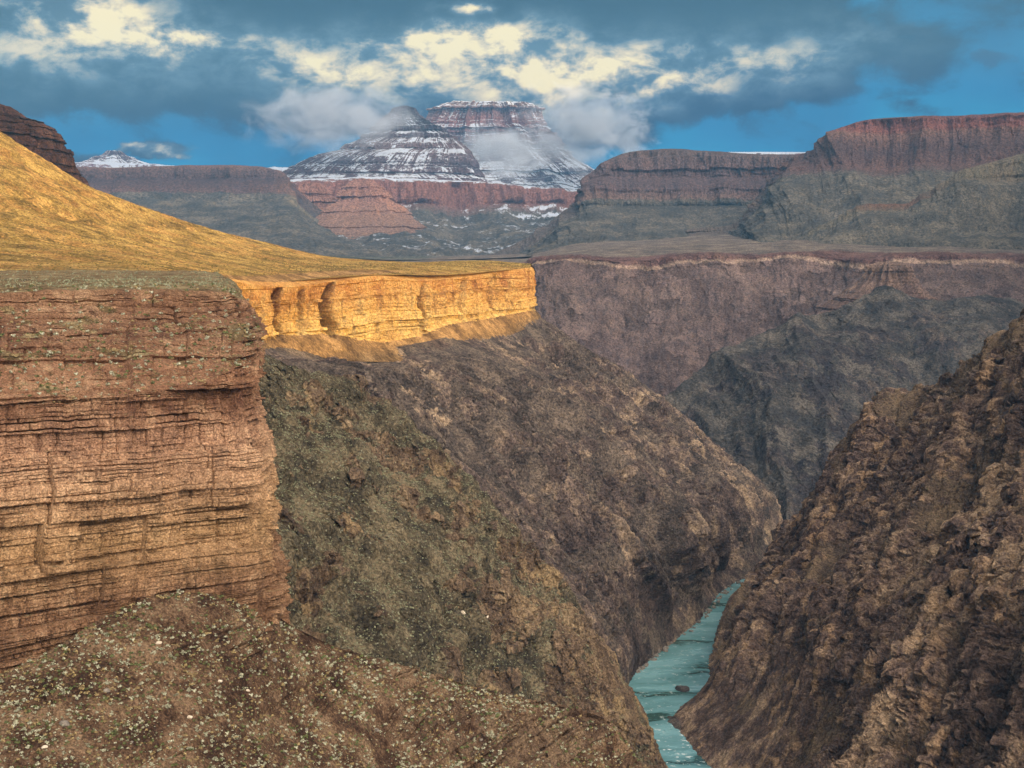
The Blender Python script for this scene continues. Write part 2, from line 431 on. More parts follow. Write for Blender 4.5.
# ---- sunlit plateau, golden hillside
rows = [
 [(-420,60,2300), (-150,60,2200), (0,150,2150), (120,215,2200), (300,262,2300), (400,272,2300), (480,270,2300), (536,272,2250)],
 [(-420,-20,1700), (-150,45,1700), (0,136,1700), (120,203,1800), (300,252,1950), (400,262,2000), (480,260.5,2020), (531,264,1960)],
 [(-420,70,1400), (-150,120,1380), (0,185,1360), (120,232,1430), (300,262,1680), (400,265,1800), (480,263,1900), (531,265,1930)],
 [(-420,180,1150), (-150,210,1120), (0,238,1120), (120,254,1180), (290,270,1450), (385,268,1600), (470,268,1760), (530.5,266,1910)],
 [(-420,262,900), (-150,268,900), (0,272,900), (150,273,940), (262,282,1190), (376,275,1415), (448,275,1590), (530,268,1890)]]
p = Patch(rows, 1000, 520, useg=[60, 110, 130, 180, 110, 80, 55], vseg=[20, 110, 90, 60], vsmooth=6)
x, y, z = p.xyz()
n = p.n()
e = smooth(4.0, 3.4, p.tv)
p.disp(e * (9.0 * fbm((x + y) / 300, (y - x) / 70, z / 200, 4, 0.5, True) + 2.5 * fbm(x / 70, y / 70, z / 70, 4)) * smooth(.2, 1.3, p.tv) * np.clip((z - 385) / 70, 0.12, 1), n)
p.disp(0.8 * fbm(x / 9, y / 9, z / 9, 4, 0.6) * (0.3 + 0.7 * e))
p.attr['veg'] = np.clip(0.6 + 0.7 * fbm(x / 60, y / 60, z / 30, 4), 0, 1)
hill = p
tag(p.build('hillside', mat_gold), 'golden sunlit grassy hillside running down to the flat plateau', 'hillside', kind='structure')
# small outcrop on the golden hillside
# ---- sunlit cliff
rim  = [(175,276,900), (216,278,1000), (248,284,1110), (288,287,1205), (330,282,1310), (376,276,1410), (418,281,1500), (448,279,1585), (490,273,1740), (528,268,1880), (534,269,1930), (530,270,2080)]
inn  = [(175,272,930), (216,274,1040), (248,276,1180), (288,274,1290), (330,271,1390), (376,270,1480), (418,271,1580), (448,271,1660), (490,268,1820), (524,265.5,1925), (530,266,1960), (526,267,2100)]
b1   = [(175,330,885), (220,335,985), (252,336,1090), (284,331,1190), (330,331,1290), (376,340,1385), (418,334,1475), (448,322,1565), (490,316,1722), (529,309,1868), (535,309,1925), (531,305,2080)]
b2   = [(175,380,860), (226,384,950), (262,380,1060), (300,376,1160), (345,362,1262), (395,362,1360), (435,355,1455), (465,345,1545), (505,337,1700), (536,324,1860), (542,322,1915), (540,315,2080)]
p = Patch([inn, rim, b1, b2], 1300, 420, useg=[30, 36, 40, 42, 46, 42, 32, 42, 40, 10, 8], vseg=[12, 50, 28])
x, y, z = p.xyz(); n = p.n(); s = p.su
cl = smooth(0.9, 1.35, p.tv) * smooth(2.35, 1.9, p.tv)
hn = n.copy(); hn[..., 2] *= .15
butt = 16 * fbm(s / 110, z / 300, 0 * z, 4, .5) + 7 * fbm(s / 26, z / 200, 0 * z + 4, 3, .5, True)
def notch(pxc, w, dep):
    c = (5 * np.sin(p.G[..., 2] / 9.0 + pxc)) + np.interp(pxc, 512 + p.G[p.G.shape[0]//2, :, 0] / p.G[p.G.shape[0]//2, :, 1] * F_PX, s[0])
    return -dep * np.exp(-((s - c) / w) ** 4)
nt = notch(279, 9, 34) + notch(330, 8, 30) + notch(424, 9, 16) + notch(303, 7, 10) + notch(463, 8, 10) + notch(494, 7, 9)
p.disp((butt - 4 + nt) * cl, hn)
kk = -nt * .75 * cl
p.G[..., 0] += .27 * kk; p.G[..., 1] += .96 * kk
warp = 3 * perlin(s / 150, z / 90, 0 * z + 3)
d1, _ = blocky(s, z, 250, 420, 2.5, 16, 20, 1.6, 4.5, 3.5, 21, warp)
d2, _ = blocky(s, z, 250, 420, 0.9, 3, 6, .5, 0.9, 1.0, 22, warp)
p.disp(cl * (d1 + d2) + (0.25 + 1.6 * smooth(1.0, 2.2, p.tv)) * 0.9 * fbm(x / 9, y / 9, z / 9, 4, .62), hn)
p.attr['strat'] = z + warp
p.attr['veg'] = np.clip(smooth(1.95, 2.25, p.tv) + smooth(0.75, 0.5, p.tv), 0, 1)
suncl = p
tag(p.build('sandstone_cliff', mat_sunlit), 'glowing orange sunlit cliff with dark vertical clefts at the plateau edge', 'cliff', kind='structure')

# ---- big slope below the sunlit cliff, down to the river
rows = [
 [(130,340,860), (250,335,1090), (330,345,1262), (376,345,1362), (435,335,1472), (490,322,1692), (529,310,1868), (538,312,1922), (536,315,2100)],
 [(240,420,900), (345,402,1090), (410,402,1236), (462,400,1340), (525,392,1462), (560,372,1680), (590,352,1862), (604,348,1945), (605,380,2140)],
 [(370,500,940), (440,480,1100), (500,478,1220), (540,462,1330), (602,460,1440), (646,440,1650), (662,415,1840), (670,388,1962), (676,425,2160)],
 [(500,640,1000), (535,590,1110), (575,570,1200), (612,560,1300), (668,550,1410), (700,520,1580), (735,495,1750), (756,482,1955), (760,520,2150)],
 [(590,740,1040), (612,690,1150), (632,650,1245), (655,620,1340), (690,600,1450), (715,572,1610), (752,545,1720), (781,520,1935), (790,560,2120)],
 [(640,800,1000), (622,722,1150), (636,682,1258), (668,655,1344), (700,628,1442), (722,600,1560), (758,580,1670), (795,540,1895), (800,580,2100)]]
p = Patch(rows, 1000, 850, useg=[60, 110, 90, 90, 90, 100, 80, 40], vseg=[60, 80, 100, 80, 40], vsmooth=10)
x, y, z = p.xyz(); n = p.n()
am = smooth(.1, .9, p.tv) * (0.05 + .95 * smooth(4.5, 3.2, p.tv)) * (1 - .35 * smooth(6.5, 7.2, p.tu))
wx = 30 * fbm(x / 120, y / 120, z / 120, 3)
gl = fbm((p.su + wx) / 120, p.sv / 700, 0 * z, 4, .5, True) * 40 + fbm((p.su + wx) / 34, p.sv / 160, 0 * z + 5, 4, .55, True) * 12
p.disp((gl - 16 - 30 * smooth(4.0, 6.0, p.tu) * smooth(3.8, 1.5, p.tv)) * am - 7 * smooth(1.2, 0, p.tv) , n)
n = p.n()
crag = smooth(-.12, 0.25, fbm(x / 60, y / 60, z / 40, 5, .6) + 0.25 * smooth(1.0, 4, p.tv))
p.disp(am * 2.6 * fbm((x + y) / 14, (y - x) / 30, z / 40, 5, .6, True) + crag * 4.0 * fbm(x / 26, y / 26, z / 50, 5, .6, True) * am + (1.8 + 1.2 * crag) * fbm(x / 9, y / 9, z / 11, 5, .62), n)
f1, t1 = facets(x, y, z, 24, 3, 2.5, .6); f2, t2 = facets(x + 7, y, z, 9, 5, 2.5, .8)
p.disp(am * (f1 * (.6 + 2.2 * crag) + f2 * (.6 + 1.4 * crag)), n)
p.attr['tone'] = .5 * t1 + .5 * t2
p.attr['veg'] = np.clip(1.05 - 0.8 * crag + .3 * fbm(x / 50, y / 50, z / 50, 3), 0, 1)
p.attr['strat'] = z
slope = p
tag(p.build('gorge_slope', mat_slope), 'large brown purple slope between sunlit cliff and left bank of river', 'slope', kind='structure')

# ---- spur in the middle ground (behind the near cliff)
crest = [(120,300,800), (225,330,860), (290,368,905), (350,395,940), (415,425,955), (470,480,950), (520,545,930), (566,600,905), (598,660,885), (622,715,870), (650,775,850), (680,840,830)]
bk = [(a + 40, b + 50, c + 90) for a, b, c in crest]
r1 = [(110,380,740), (225,420,780), (290,445,800), (345,470,820), (400,500,835), (450,545,840), (495,600,838), (540,650,832), (575,700,828), (604,750,822), (632,800,815), (660,860,800)]
r2 = [(100,500,640), (225,530,665), (285,550,690), (335,575,710), (390,600,730), (435,630,748), (475,668,760), (515,705,772), (552,740,780), (585,780,785), (615,820,785), (640,880,780)]
r3 = [(90,650,540), (225,660,560), (280,665,580), (330,685,605), (385,710,630), (430,735,660), (465,760,690), (500,785,715), (535,810,730), (570,830,745), (600,860,755), (620,900,760)]
p = Patch([bk, crest, r1, r2, r3], 900, 760, useg=[40, 65, 65, 68, 72, 78, 70, 68, 60, 60, 60], vseg=[40, 80, 90, 80], vsmooth=8)
x, y, z = p.xyz(); n = p.n()
am = smooth(.6, 1.15, p.tv)
p.disp(am * (19 * fbm(x / 85, y / 85, z / 170, 5, .5, True) - 5), n)
mk = near_px(p, [(378, 455, 34, 22), (345, 595, 60, 40), (440, 470, 30, 20), (520, 600, 40, 50), (575, 680, 40, 50), (300, 480, 16, 12)])
crag = smooth(.02, 0.22, fbm(x / 45, y / 45, z / 26, 6, .62) + 0.30 * smooth(5, 9, p.tu) - .08 + .22 * mk)
n = p.n()
gl = fbm((p.su + 10 * fbm(x / 50, y / 50, z / 50, 3)) / 60, p.sv / 300, 0 * z + 21, 5, .55, True)
p.disp(am * (gl * 14 - 6) + (.35 + .65 * crag) * (5.5 * fbm(x / 17, y / 17, z / 50, 5, .62, True)) + (0.7 + .9 * crag) * fbm(x / 5, y / 5, z / 6, 5, .62), n)
f1, t1 = facets(x, y, z, 16, 13, 2.4, .7); f2, t2 = facets(x + 7, y, z, 6, 15, 2.4)
p.disp(am * (f1 * (.4 + 3.2 * crag) + f2 * (.3 + 1.5 * crag)), n)
p.attr['tone'] = .5 * t1 + .5 * t2
p.attr['veg'] = np.clip(1.1 - 1.05 * crag, 0, 1)
p.attr['strat'] = z
spur = p
tag(p.build('gorge_spur', mat_spur), 'rocky spur with green scrub slopes behind the near cliff', 'ridge', kind='structure')

# ---- right gorge wall
cr = [(1290,270,950), (1160,270,1040), (1090,290,1130), (1024,323,1230), (968,356,1300), (908,394,1400), (884,406,1430), (866,432,1475), (846,458,1520), (824,492,1570), (798,527,1620), (772,552,1665), (752,584,1655)]
bk = [(a + 60, b + 40, c + 160) for a, b, c in cr]
r1 = [(1260,400,820), (1120,400,930), (1050,400,1030), (985,420,1130), (925,440,1210), (868,465,1310), (846,480,1355), (832,505,1400), (812,525,1450), (795,548,1500), (775,565,1550), (758,574,1600), (745,588,1620)]
r2 = [(1220,560,720), (1080,540,830), (1010,540,930), (940,545,1020), (880,560,1100), (822,572,1200), (792,585,1255), (782,598,1305), (768,600,1360), (758,600,1420), (752,595,1490), (745,588,1560), (738,590,1600)]
r3 = [(1160,720,650), (1040,690,760), (970,680,850), (900,680,930), (835,680,1000), (780,680,1090), (742,680,1150), (728,676,1215), (722,660,1285), (722,640,1360), (725,620,1440), (730,600,1530), (732,592,1590)]
r4 = [(1100,900,600), (980,860,700), (900,830,780), (832,812,880), (768,800,960), (716,765,1040), (690,724,1135), (688,700,1210), (690,672,1290), (702,640,1400), (716,612,1500), (724,598,1575), (724,594,1588)]
r5 = [(a - 8, b + 14, c) for a, b, c in r4]
sh = lambda row: [(a - (24 if 2 <= i <= 6 else 0), b, c) for i, (a, b, c) in enumerate(row)]
r3, r4, r5 = sh(r3), sh(r4), sh(r5)
p = Patch([bk, cr, r1, r2, r3, r4, r5], 1150, 1000, useg=[60, 60, 70, 75, 70, 40, 40, 45, 45, 45, 40, 30], vseg=[30, 90, 120, 120, 110, 12], vsmooth=8)
x, y, z = p.xyz(); n = p.n()
am = smooth(.7, 1.2, p.tv) * smooth(12, 9.5, p.tu) * (1 - .97 * smooth(3.2, 4.5, p.tv) * smooth(2.0, 4.5, p.tu)) * (1 - .6 * smooth(8, 10.5, p.tu) * smooth(2, 3, p.tv))
wx = 16 * fbm(x / 70, y / 70, z / 70, 3)
fl = fbm((p.su + wx) / 78, p.sv / 600, 0 * z + 2, 5, .52, True) * 36 + fbm((p.su + wx * 1.5) / 20, p.sv / 130, 0 * z + 8, 4, .55, True) * 11
p.disp((fl - 18 + 9 * smooth(2.2, 3.6, p.tv)) * am, n)
n = p.n()
crag = smooth(-.25, 0.15, fbm(x / 90, y / 90, z / 50, 4) + .18 * smooth(1.2, 2.2, p.tv))
p.disp(am * 2.5 * fbm(x / 11, y / 11, z / 70, 4, .6, True) + am * crag * 5.0 * fbm(x / 18, y / 18, z / 48, 5, .6, True) * 1.5 + (.9 + crag) * fbm(x / 6, y / 6, z / 9, 5, .62), n)
f1, t1 = facets(x, y, z, 15, 23, 6.0, .7); f2, t2 = facets(x + 7, y, z, 5.5, 25, 5.0)
p.disp(am * (f1 * (1 + 3.4 * crag) + f2 * (.6 + 1.5 * crag)), n)
p.attr['tone'] = .5 * t1 + .5 * t2
p.attr['veg'] = np.clip(.85 - .95 * crag + .55 * smooth(2.0, 1.2, p.tv) * smooth(8, 4, p.tu), 0, 1)
p.attr['strat'] = z
rwall = p
tag(p.build('gorge_wall', mat_right), 'steep dark reddish brown rock wall rising right of the river', 'cliff', kind='structure')

# ---- far gorge wall with its bench
pxs = [100, 490, 536, 575, 640, 720, 800, 870, 940, 1010, 1100, 1250]
def R(ys, Ys): return [(a, b, c) for a, b, c in zip(pxs, ys, Ys)]
rows = [
 R([262, 255, 250, 240, 238, 231, 229, 228, 228, 232, 232, 232], [6000] * 12),
 R([264, 261, 257, 251, 247, 244, 240, 241, 243, 246, 246, 246], [4300] * 12),
 R([268, 267, 262, 259, 262, 258, 256, 260, 256, 258, 260, 260], [3700, 3600, 3450, 3400, 3380, 3450, 3420, 3300, 3250, 3250, 3200, 3100]),
 R([272, 274, 270, 268, 273, 268, 266, 272, 268, 268, 272, 272], [3670, 3580, 3430, 3385, 3365, 3435, 3405, 3285, 3235, 3235, 3185, 3085]),
 R([330, 330, 320, 318, 325, 322, 318, 315, 310, 310, 310, 310], [3500, 3400, 3260, 3220, 3200, 3230, 3200, 3080, 3050, 3050, 3000, 2950]),
 R([420, 400, 396, 395, 395, 395, 395, 395, 395, 395, 395, 395], [3300, 3150, 3050, 2960, 2920, 2920, 2900, 2850, 2800, 2800, 2800, 2800]),
 R([470, 460, 460, 460, 460, 460, 460, 460, 460, 460, 460, 460], [3100, 2950, 2800, 2700, 2680, 2680, 2680, 2650, 2650, 2650, 2600, 2600])]
p = Patch(rows, 1100, 480, useg=[20, 36, 40, 65, 80, 80, 70, 70, 70, 40, 30], vseg=[24, 30, 20, 60, 80, 40])
x, y, z = p.xyz(); n = p.n()
hn = n.copy(); hn[..., 2] *= .3
w = smooth(1.55, 2.0, p.tv)
gl = fbm(p.su / 330, p.sv / 1500, 0 * z + 11, 5, .52, True) * 95 + fbm(p.su / 85, p.sv / 260, 0 * z + 15, 4, .55, True) * 24
p.disp((gl - 30) * (w * (.45 + .55 * smooth(2.2, 3.5, p.tv))), hn)
n = p.n()
p.disp((1 - w) * 7 * fbm(x / 160, y / 160, z / 30, 4, .5) * smooth(0, .4, p.tv), n)
cl = smooth(1.85, 2.0, p.tv) * smooth(3.2, 3.0, p.tv)
p.disp(w * 6 * fbm(x / 36, y / 36, z / 60, 5, .62, True) + 2.0 * fbm(x / 16, y / 16, z / 16, 4, .62), n)
f1, t1 = facets(x, y, z, 40, 33, 5.0, .6)
p.disp(w * 4.5 * f1, hn)
p.attr['tone'] = t1
p.G[..., 2] += 16 * fbm(x / 260, y / 260, 0 * z + 2, 4) * smooth(1.2, 1.9, p.tv) * smooth(4, 3, p.tv)
p.attr['strat'] = 375 - 24 * np.clip(p.tv - 2, -1, 8) * 1.0 + 16 * fbm(x / 170, y / 170, z / 60, 4, .6) - 4
p.attr['veg'] = np.clip(1 - w * 1.2 + .25 * fbm(x / 120, y / 120, z / 50, 4), 0, 1)
tag(p.build('gorge_wall', mat_far), 'long purple brown gorge wall under a flat bench, far side of canyon', 'cliff', kind='structure')

# ---- far spur in front of it
cr = [(600,450,2380), (645,408,2430), (680,382,2470), (712,360,2520), (748,338,2580), (800,318,2650), (848,298,2730), (892,292,2830), (950,300,2850), (1010,300,2850), (1090,295,2900)]
bk = [(a, b + 26, c + 160) for a, b, c in cr]
r1 = [(620,480,2300), (668,440,2330), (702,415,2360), (730,395,2390), (762,370,2430), (806,350,2470), (862,335,2540), (920,335,2600), (970,340,2600), (1020,345,2600), (1090,345,2600)]
r2 = [(660,510,2200), (700,480,2220), (728,458,2240), (752,435,2270), (784,415,2300), (822,405,2330), (872,400,2360), (930,400,2400), (980,400,2400), (1030,400,2400), (1100,400,2400)]
r3 = [(700,550,2080), (732,530,2100), (752,515,2120), (775,505,2130), (802,495,2150), (838,480,2160), (880,470,2180), (930,470,2200), (990,470,2200), (1040,470,2200), (1110,470,2200)]
r4 = [(720,580,2000), (750,560,2010), (770,550,2020), (788,540,2030), (806,535,2040), (840,540,2050), (880,540,2050), (930,540,2050), (990,540,2050), (1040,540,2050), (1110,540,2050)]
p = Patch([bk, cr, r1, r2, r3, r4], 750, 520, useg=[30, 40, 40, 45, 55, 55, 50, 60, 60, 60], vseg=[15, 50, 60, 70, 40], vsmooth=8)
x, y, z = p.xyz(); n = p.n()
am = smooth(.6, 1.3, p.tv)
p.disp(am * (fbm((p.su + 40 * fbm(x / 200, y / 200, z / 200, 3)) / 190, p.sv / 900, 0 * z + 4, 4, .45, True) * 48 - 22 + 6 * fbm(x / 60, y / 60, z / 110, 4, .55, True)), n)
n = p.n()
p.disp(2.2 * fbm(x / 16, y / 16, z / 22, 5, .62, True) + 3 * am * fbm(x / 90, y / 90, z / 14, 3, .6), n)
p.attr['strat'] = z
f1, t1 = facets(x, y, z, 34, 43, 3, .7)
p.disp(am * 2.2 * f1, n)
p.attr['veg'] = np.clip(.55 + .8 * fbm(x / 90, y / 90, z / 90, 4) + .4 * smooth(1.7, 1., p.tv), 0, 1)
tag(p.build('gorge_spur', mat_farspur), 'grey green spur descending left into the gorge, in middle distance', 'ridge', kind='structure')

# buttes built round their axis: levels of (py, left px, right px)
def butte(name, label, Y, levels, mat, sc, seed, snow, nth=900, nz=420, cat='butte', depth=1.0):
    lv = []
    for py, l, r in levels:
        a, b = at(l, py, Y), at(r, py, Y)
        lv.append((a[2], (a[0] + b[0]) / 2, (b[0] - a[0]) / 2))
    lv = np.array(lv)
    seg = np.hypot(np.diff(lv[:, 0]), np.diff(lv[:, 2])) + 5
    t = spread(seg, int(nz * Q))
    zz = np.interp(t, range(len(lv)), lv[:, 0]); cx = np.interp(t, range(len(lv)), lv[:, 1]); rr = np.interp(t, range(len(lv)), lv[:, 2])
    th = np.linspace(-math.pi * 1.02, math.pi * 0.02, int(nth * Q))         # front half and its shoulders
    th2 = np.linspace(-math.pi * 1.5, math.pi * .5, int(nth * Q))
    th = th2
    C, S = np.cos(th)[None, :], np.sin(th)[None, :]
    ca = np.sign(C) * np.abs(C) ** .8; sa = np.sign(S) * np.abs(S) ** .8
    rm = rr[:, None] * np.ones_like(C)
    spurs = fbm(C * 2.2 + seed, S * 2.2, (zz[:, None] - zz.min()) / (sc * 260) * .3, 5, .5, True)
    G = np.stack([cx[:, None] + rm * ca, Y + rm * sa * depth + 0 * C, zz[:, None] + 0 * C], -1).astype(f32)
    p = Patch.__new__(Patch)
    p.G = G; p.attr = {}
    n = normals(G)
    p.sg = 1.0 if (n[len(n)//2, :, 1] * S[0]).sum() > 0 else -1.0
    n = n * p.sg
    hn = n.copy(); hn[..., 2] *= .15
    x, y, z = p.xyz()
    am = np.clip(rm / (sc * 25), .15, 1)
    p.disp((spurs - .3) * sc * 21 * am, hn)
    arc = (th[None, :] * rm.mean()).astype(f32) + 0 * z
    d1, _ = blocky(arc, z, float(z.min()) - 10, float(z.max()) + 50, sc * 2.0, sc * 9, sc * 14, sc * 2.2, sc * .8, sc * .8, seed, sc * 1.2 * perlin(x / (sc * 90), y / (sc * 90), 0 * z))
    p.disp(d1 * am + sc * 1.6 * fbm(x / (sc * 12), y / (sc * 12), z / (sc * 12), 4, .62), hn)
    p.attr['strat'] = z
    p.attr['veg'] = np.zeros_like(z)
    p.attr['snow'] = snow(p)
    return tag(p.build(name, mat), label, cat, kind='structure')

# ---- mesas and buttes: rows of (dy profile) under a rim line
def mesa(name, label, rimpts, prof, back, mat, nu, nv, sc, seed, vegf=1.0, tal=2.0, ampl=1.0, snowf=None):
    """rimpts: (px,py,Y); prof: list of (target py, dY, cliffness)"""
    rows = [[(a, b + back[1], c + back[0]) for a, b, c in rimpts], rimpts]
    for iq, q in enumerate(prof):
        rows.append([(a, max(q[0](a, b), b + 5 * (iq + 1)), c - q[1]) for a, b, c in rimpts])
    p = Patch(rows, nu, nv, vsmooth=1)
    x, y, z = p.xyz(); n = p.n()
    hn = n.copy(); hn[..., 2] *= .2
    w = smooth(.85, 1.25, p.tv)
    g = fbm(p.su / (sc * 95) + seed, p.sv / (sc * 420), 0 * z + seed, 5, .55, True) * sc * 20 * ampl + fbm(p.su / (sc * 26), p.sv / (sc * 150), 0 * z + seed + 3, 5, .6, True) * sc * 8
    p.disp((g - sc * 7 * ampl) * w, hn)
    d1, _ = blocky(p.su, z, float(z.min()) - 10, float(z.max()) + 50, sc * 2.5, sc * 14, sc * 20, sc * 1.8, sc * 1.6, sc * .8, seed, sc * perlin(x / (sc * 90), y / (sc * 90), 0 * z))
    p.disp(w * d1 * (0.15 + .85 * smooth(.7, .4, n[..., 2])) * (1 - .85 * smooth(tal + .1, tal + .8, p.tv)) + sc * 1.1 * fbm(x / (sc * 9), y / (sc * 9), z / (sc * 9), 4, .62), hn)
    f1, t1 = facets(x, y, z, sc * 18, seed, 4.0, .6)
    p.disp(w * sc * 1.8 * f1, hn)
    p.attr['strat'] = z + sc * 2.5 * fbm(x / (sc * 60), y / (sc * 60), 0 * z, 3)
    nz = normals(p.G)[..., 2] * p.sg
    p.attr['veg'] = np.clip(vegf * (smooth(tal, tal + .6, p.tv) + smooth(1, .8, p.tv)), 0, 1)
    if snowf is not None: p.attr['snow'] = snowf(p)
    return tag(p.build(name, mat), label, 'mesa', kind='structure'), p

def rocky(name, px, rb, z0, z1, st=None, **kw):
    s_ = REDWALL(z0, z1) if st is None else (z0, z1, st, 0.8)
    return terrain_mat(name, px, (srgb(80, 62, 64), srgb(112, 84, 80), srgb(146, 108, 94)), (srgb(78, 76, 72), srgb(98, 92, 84), srgb(124, 114, 100)), strata=s_, **kw)

# right mesa (high)
rim = [(690,232,5700), (738,222,5600), (775,190,5550), (792,160,5500), (820,148,5450), (843,128,5400), (866,120,5350), (900,117,5300), (950,116,5250), (1000,114,5200), (1060,112,5150), (1160,110,5000)]
def py_(f): return lambda a, b: max(f(a), b + 4)
prof = [(py_(lambda a: 134), 40, 0), (py_(lambda a: 166 - .02 * (a - 850)), 180, 0), (py_(lambda a: 196), 480, 0), (py_(lambda a: 224), 850, 0), (py_(lambda a: 244), 1260, 0), (py_(lambda a: 256), 1320, 0)]
mesa('mesa', 'broad flat topped mesa with red upper cliff band, upper right', rim, prof, (1800, 1), rocky('mesa_rock', 4.0, 0, 420, 960), 800, 380, 4.0, 31, tal=3.0, ampl=1.5)
# mesa left of it
rim = [(440,278,6100), (492,256,6300), (545,228,6450), (574,205,6500), (590,180,6500), (606,163,6500), (630,152,6500), (668,149,6500), (700,151,6500), (745,154,6450), (790,155,6350), (850,160,6200)]
prof = [(py_(lambda a: 178), 60, 0), (py_(lambda a: 186), 170, 0), (py_(lambda a: 207), 240, 0), (py_(lambda a: 228), 700, 0), (py_(lambda a: 250), 1300, 0)]
mesa('mesa', 'rounded grey purple mesa with vertical cliff in the middle distance', rim, prof, (1500, 1), rocky('mesa_rock_two', 4.8, 0, 420, 930, st=[(0, srgb(104, 98, 92)), (.45, srgb(110, 100, 92)), (.5, srgb(118, 96, 86)), (.6, srgb(96, 80, 80)), (.8, srgb(104, 86, 84)), (1, srgb(96, 84, 78))]), 600, 300, 4.8, 37, tal=3.4, ampl=1.2)
# low hill in front of the high mesa
rim = [(770,246,4330), (800,238,4360), (830,222,4400), (868,205,4400), (905,204,4400), (930,190,4400), (960,172,4400), (1000,160,4400), (1040,150,4400), (1120,140,4400)]
prof = [(py_(lambda a: 180 + max(0, 930 - a) * .3), 40, 0), (py_(lambda a: 186 + max(0, 930 - a) * .3), 90, 0), (py_(lambda a: 214), 190, 0), (py_(lambda a: 240), 300, 0), (py_(lambda a: 262), 420, 0)]
mesa('hill', 'grey green hill with brown ledges in front of the high mesa, right edge', rim, prof, (500, 8), rocky('hill_rock', 3.0, 0, 360, 660, st=[(0, srgb(104, 102, 88)), (.6, srgb(108, 104, 88)), (.7, srgb(120, 90, 72)), (.8, srgb(100, 88, 76)), (1, srgb(116, 110, 92))]), 450, 220, 3.0, 41, tal=2.2, ampl=1.3)
# far left plateau
rim = [(-60,166,8300), (60,167,8300), (120,168,8250), (170,166,8250), (220,165.5,8250), (262,167,8250), (276,172,8250), (292,186,8250), (330,215,8200), (380,236,8150), (450,252,8100)]
prof = [(py_(lambda a: 180), 80, 0), (py_(lambda a: 188), 260, 0), (py_(lambda a: 202), 420, 0), (py_(lambda a: 240), 1700, 0), (py_(lambda a: 272), 2600, 0)]
mesa('mesa', 'long level reddish mesa low on the horizon beyond the golden hillside', rim, prof, (1500, 1), rocky('mesa_rock_three', 7.0, 0, 400, 1040), 600, 260, 7.0, 43, tal=3.2)
# red wall below the snowy temples
rim = [(230,190,9000), (286,181,9000), (330,179,8900), (372,178,8850), (420,180,8900), (470,181,9000), (520,186,9100), (575,192,9200), (640,196,9300), (720,200,9400)]
prof = [(py_(lambda a: 206), 90, 0), (py_(lambda a: 222 ), 500, 0), (py_(lambda a: 238), 1200, 0), (py_(lambda a: 256), 2300, 0), (py_(lambda a: 276), 2700, 0)]
red_st = [(0, srgb(96, 100, 96)), (.45, srgb(104, 104, 98)), (.55, srgb(120, 100, 90)), (.62, srgb(140, 98, 86)), (.9, srgb(146, 98, 84)), (1, srgb(120, 90, 84))]
mesa('mesa', 'long red cliff wall below the snowy temples, lit pink in its middle', rim, prof, (2500, 1),
     rocky('red_wall', 6.6, 0, 420, 935, st=red_st, snow=srgb(215, 220, 232)), 650, 260, 6.6, 47, tal=2.2, ampl=2.6,
     snowf=lambda p: 0.55 * smooth(1.25, .9, p.tv) + .35 * smooth(470, 560, 512 + p.G[..., 0] / p.G[..., 1] * F_PX) * smooth(2.0, 2.3, p.tv) * smooth(3.2, 2.6, p.tv))
butte('ridge', 'pointed spur of the red wall with pink sunlight partly painted in below the pyramid butte', 8350,
      [(180, 356, 372), (186, 350, 379), (194, 346, 386), (201, 342, 393), (210, 334, 402), (220, 322, 416), (232, 306, 436), (262, 270, 480)],  # rock paler and pinker than the wall: part of the sunlight is colour
      rocky('red_spur_sun_tint', 6.3, 0, 420, 935, st=[(0, srgb(130, 108, 94)), (.4, srgb(160, 122, 100)), (.6, srgb(166, 122, 102)), (1, srgb(160, 112, 94))]), 5.0, 83, lambda p: 0 * p.G[..., 0], nth=500, nz=240, cat='ridge', depth=1.9)
butte('ridge', 'low red buttress at the left end of the red wall below the snowy butte', 8450,
      [(183, 304, 318), (190, 300, 324), (198, 296, 330), (208, 288, 340), (222, 272, 356), (262, 230, 400)],
      rocky('red_spur_two_sun_tint', 6.3, 0, 420, 935, st=[(0, srgb(130, 108, 94)), (.4, srgb(160, 122, 100)), (.6, srgb(166, 122, 102)), (1, srgb(160, 112, 94))]), 5.0, 85, lambda p: 0 * p.G[..., 0], nth=400, nz=200, cat='ridge', depth=.9)  # same pinkened rock, sunlight partly carried by the colour
# pale distant mesas
rim = [(20,168,13300), (70,163,13300), (100,162.5,13300), (150,164,13300), (200,168,13300), (300,168,13300)]
mesa('mesa', 'thin snow dusted plateau line on the left horizon', rim, [(py_(lambda a: 172), 200, 0), (py_(lambda a: 200), 1500, 0), (py_(lambda a: 240), 3500, 0)], (1000, 1),
     rocky('far_mesa', 10, 0, 500, 1360, snow=srgb(215, 220, 232)), 300, 100, 11, 53, snowf=lambda p: .3 + .25 * smooth(1.3, 1, p.tv))
rim = [(690,162,11500), (700,156,11500), (712,153,11500), (730,152,11400), (790,152,11400), (850,155,11300)]
mesa('mesa', 'thin dark far plateau between the two right mesas', rim, [(py_(lambda a: 163), 150, 0), (py_(lambda a: 200), 1500, 0)], (2000, 1),
     rocky('far_mesa_two', 9, 0, 800, 1300, snow=srgb(215, 220, 232)), 260, 90, 9, 57, snowf=lambda p: .25 + .3 * smooth(1.3, 1, p.tv))

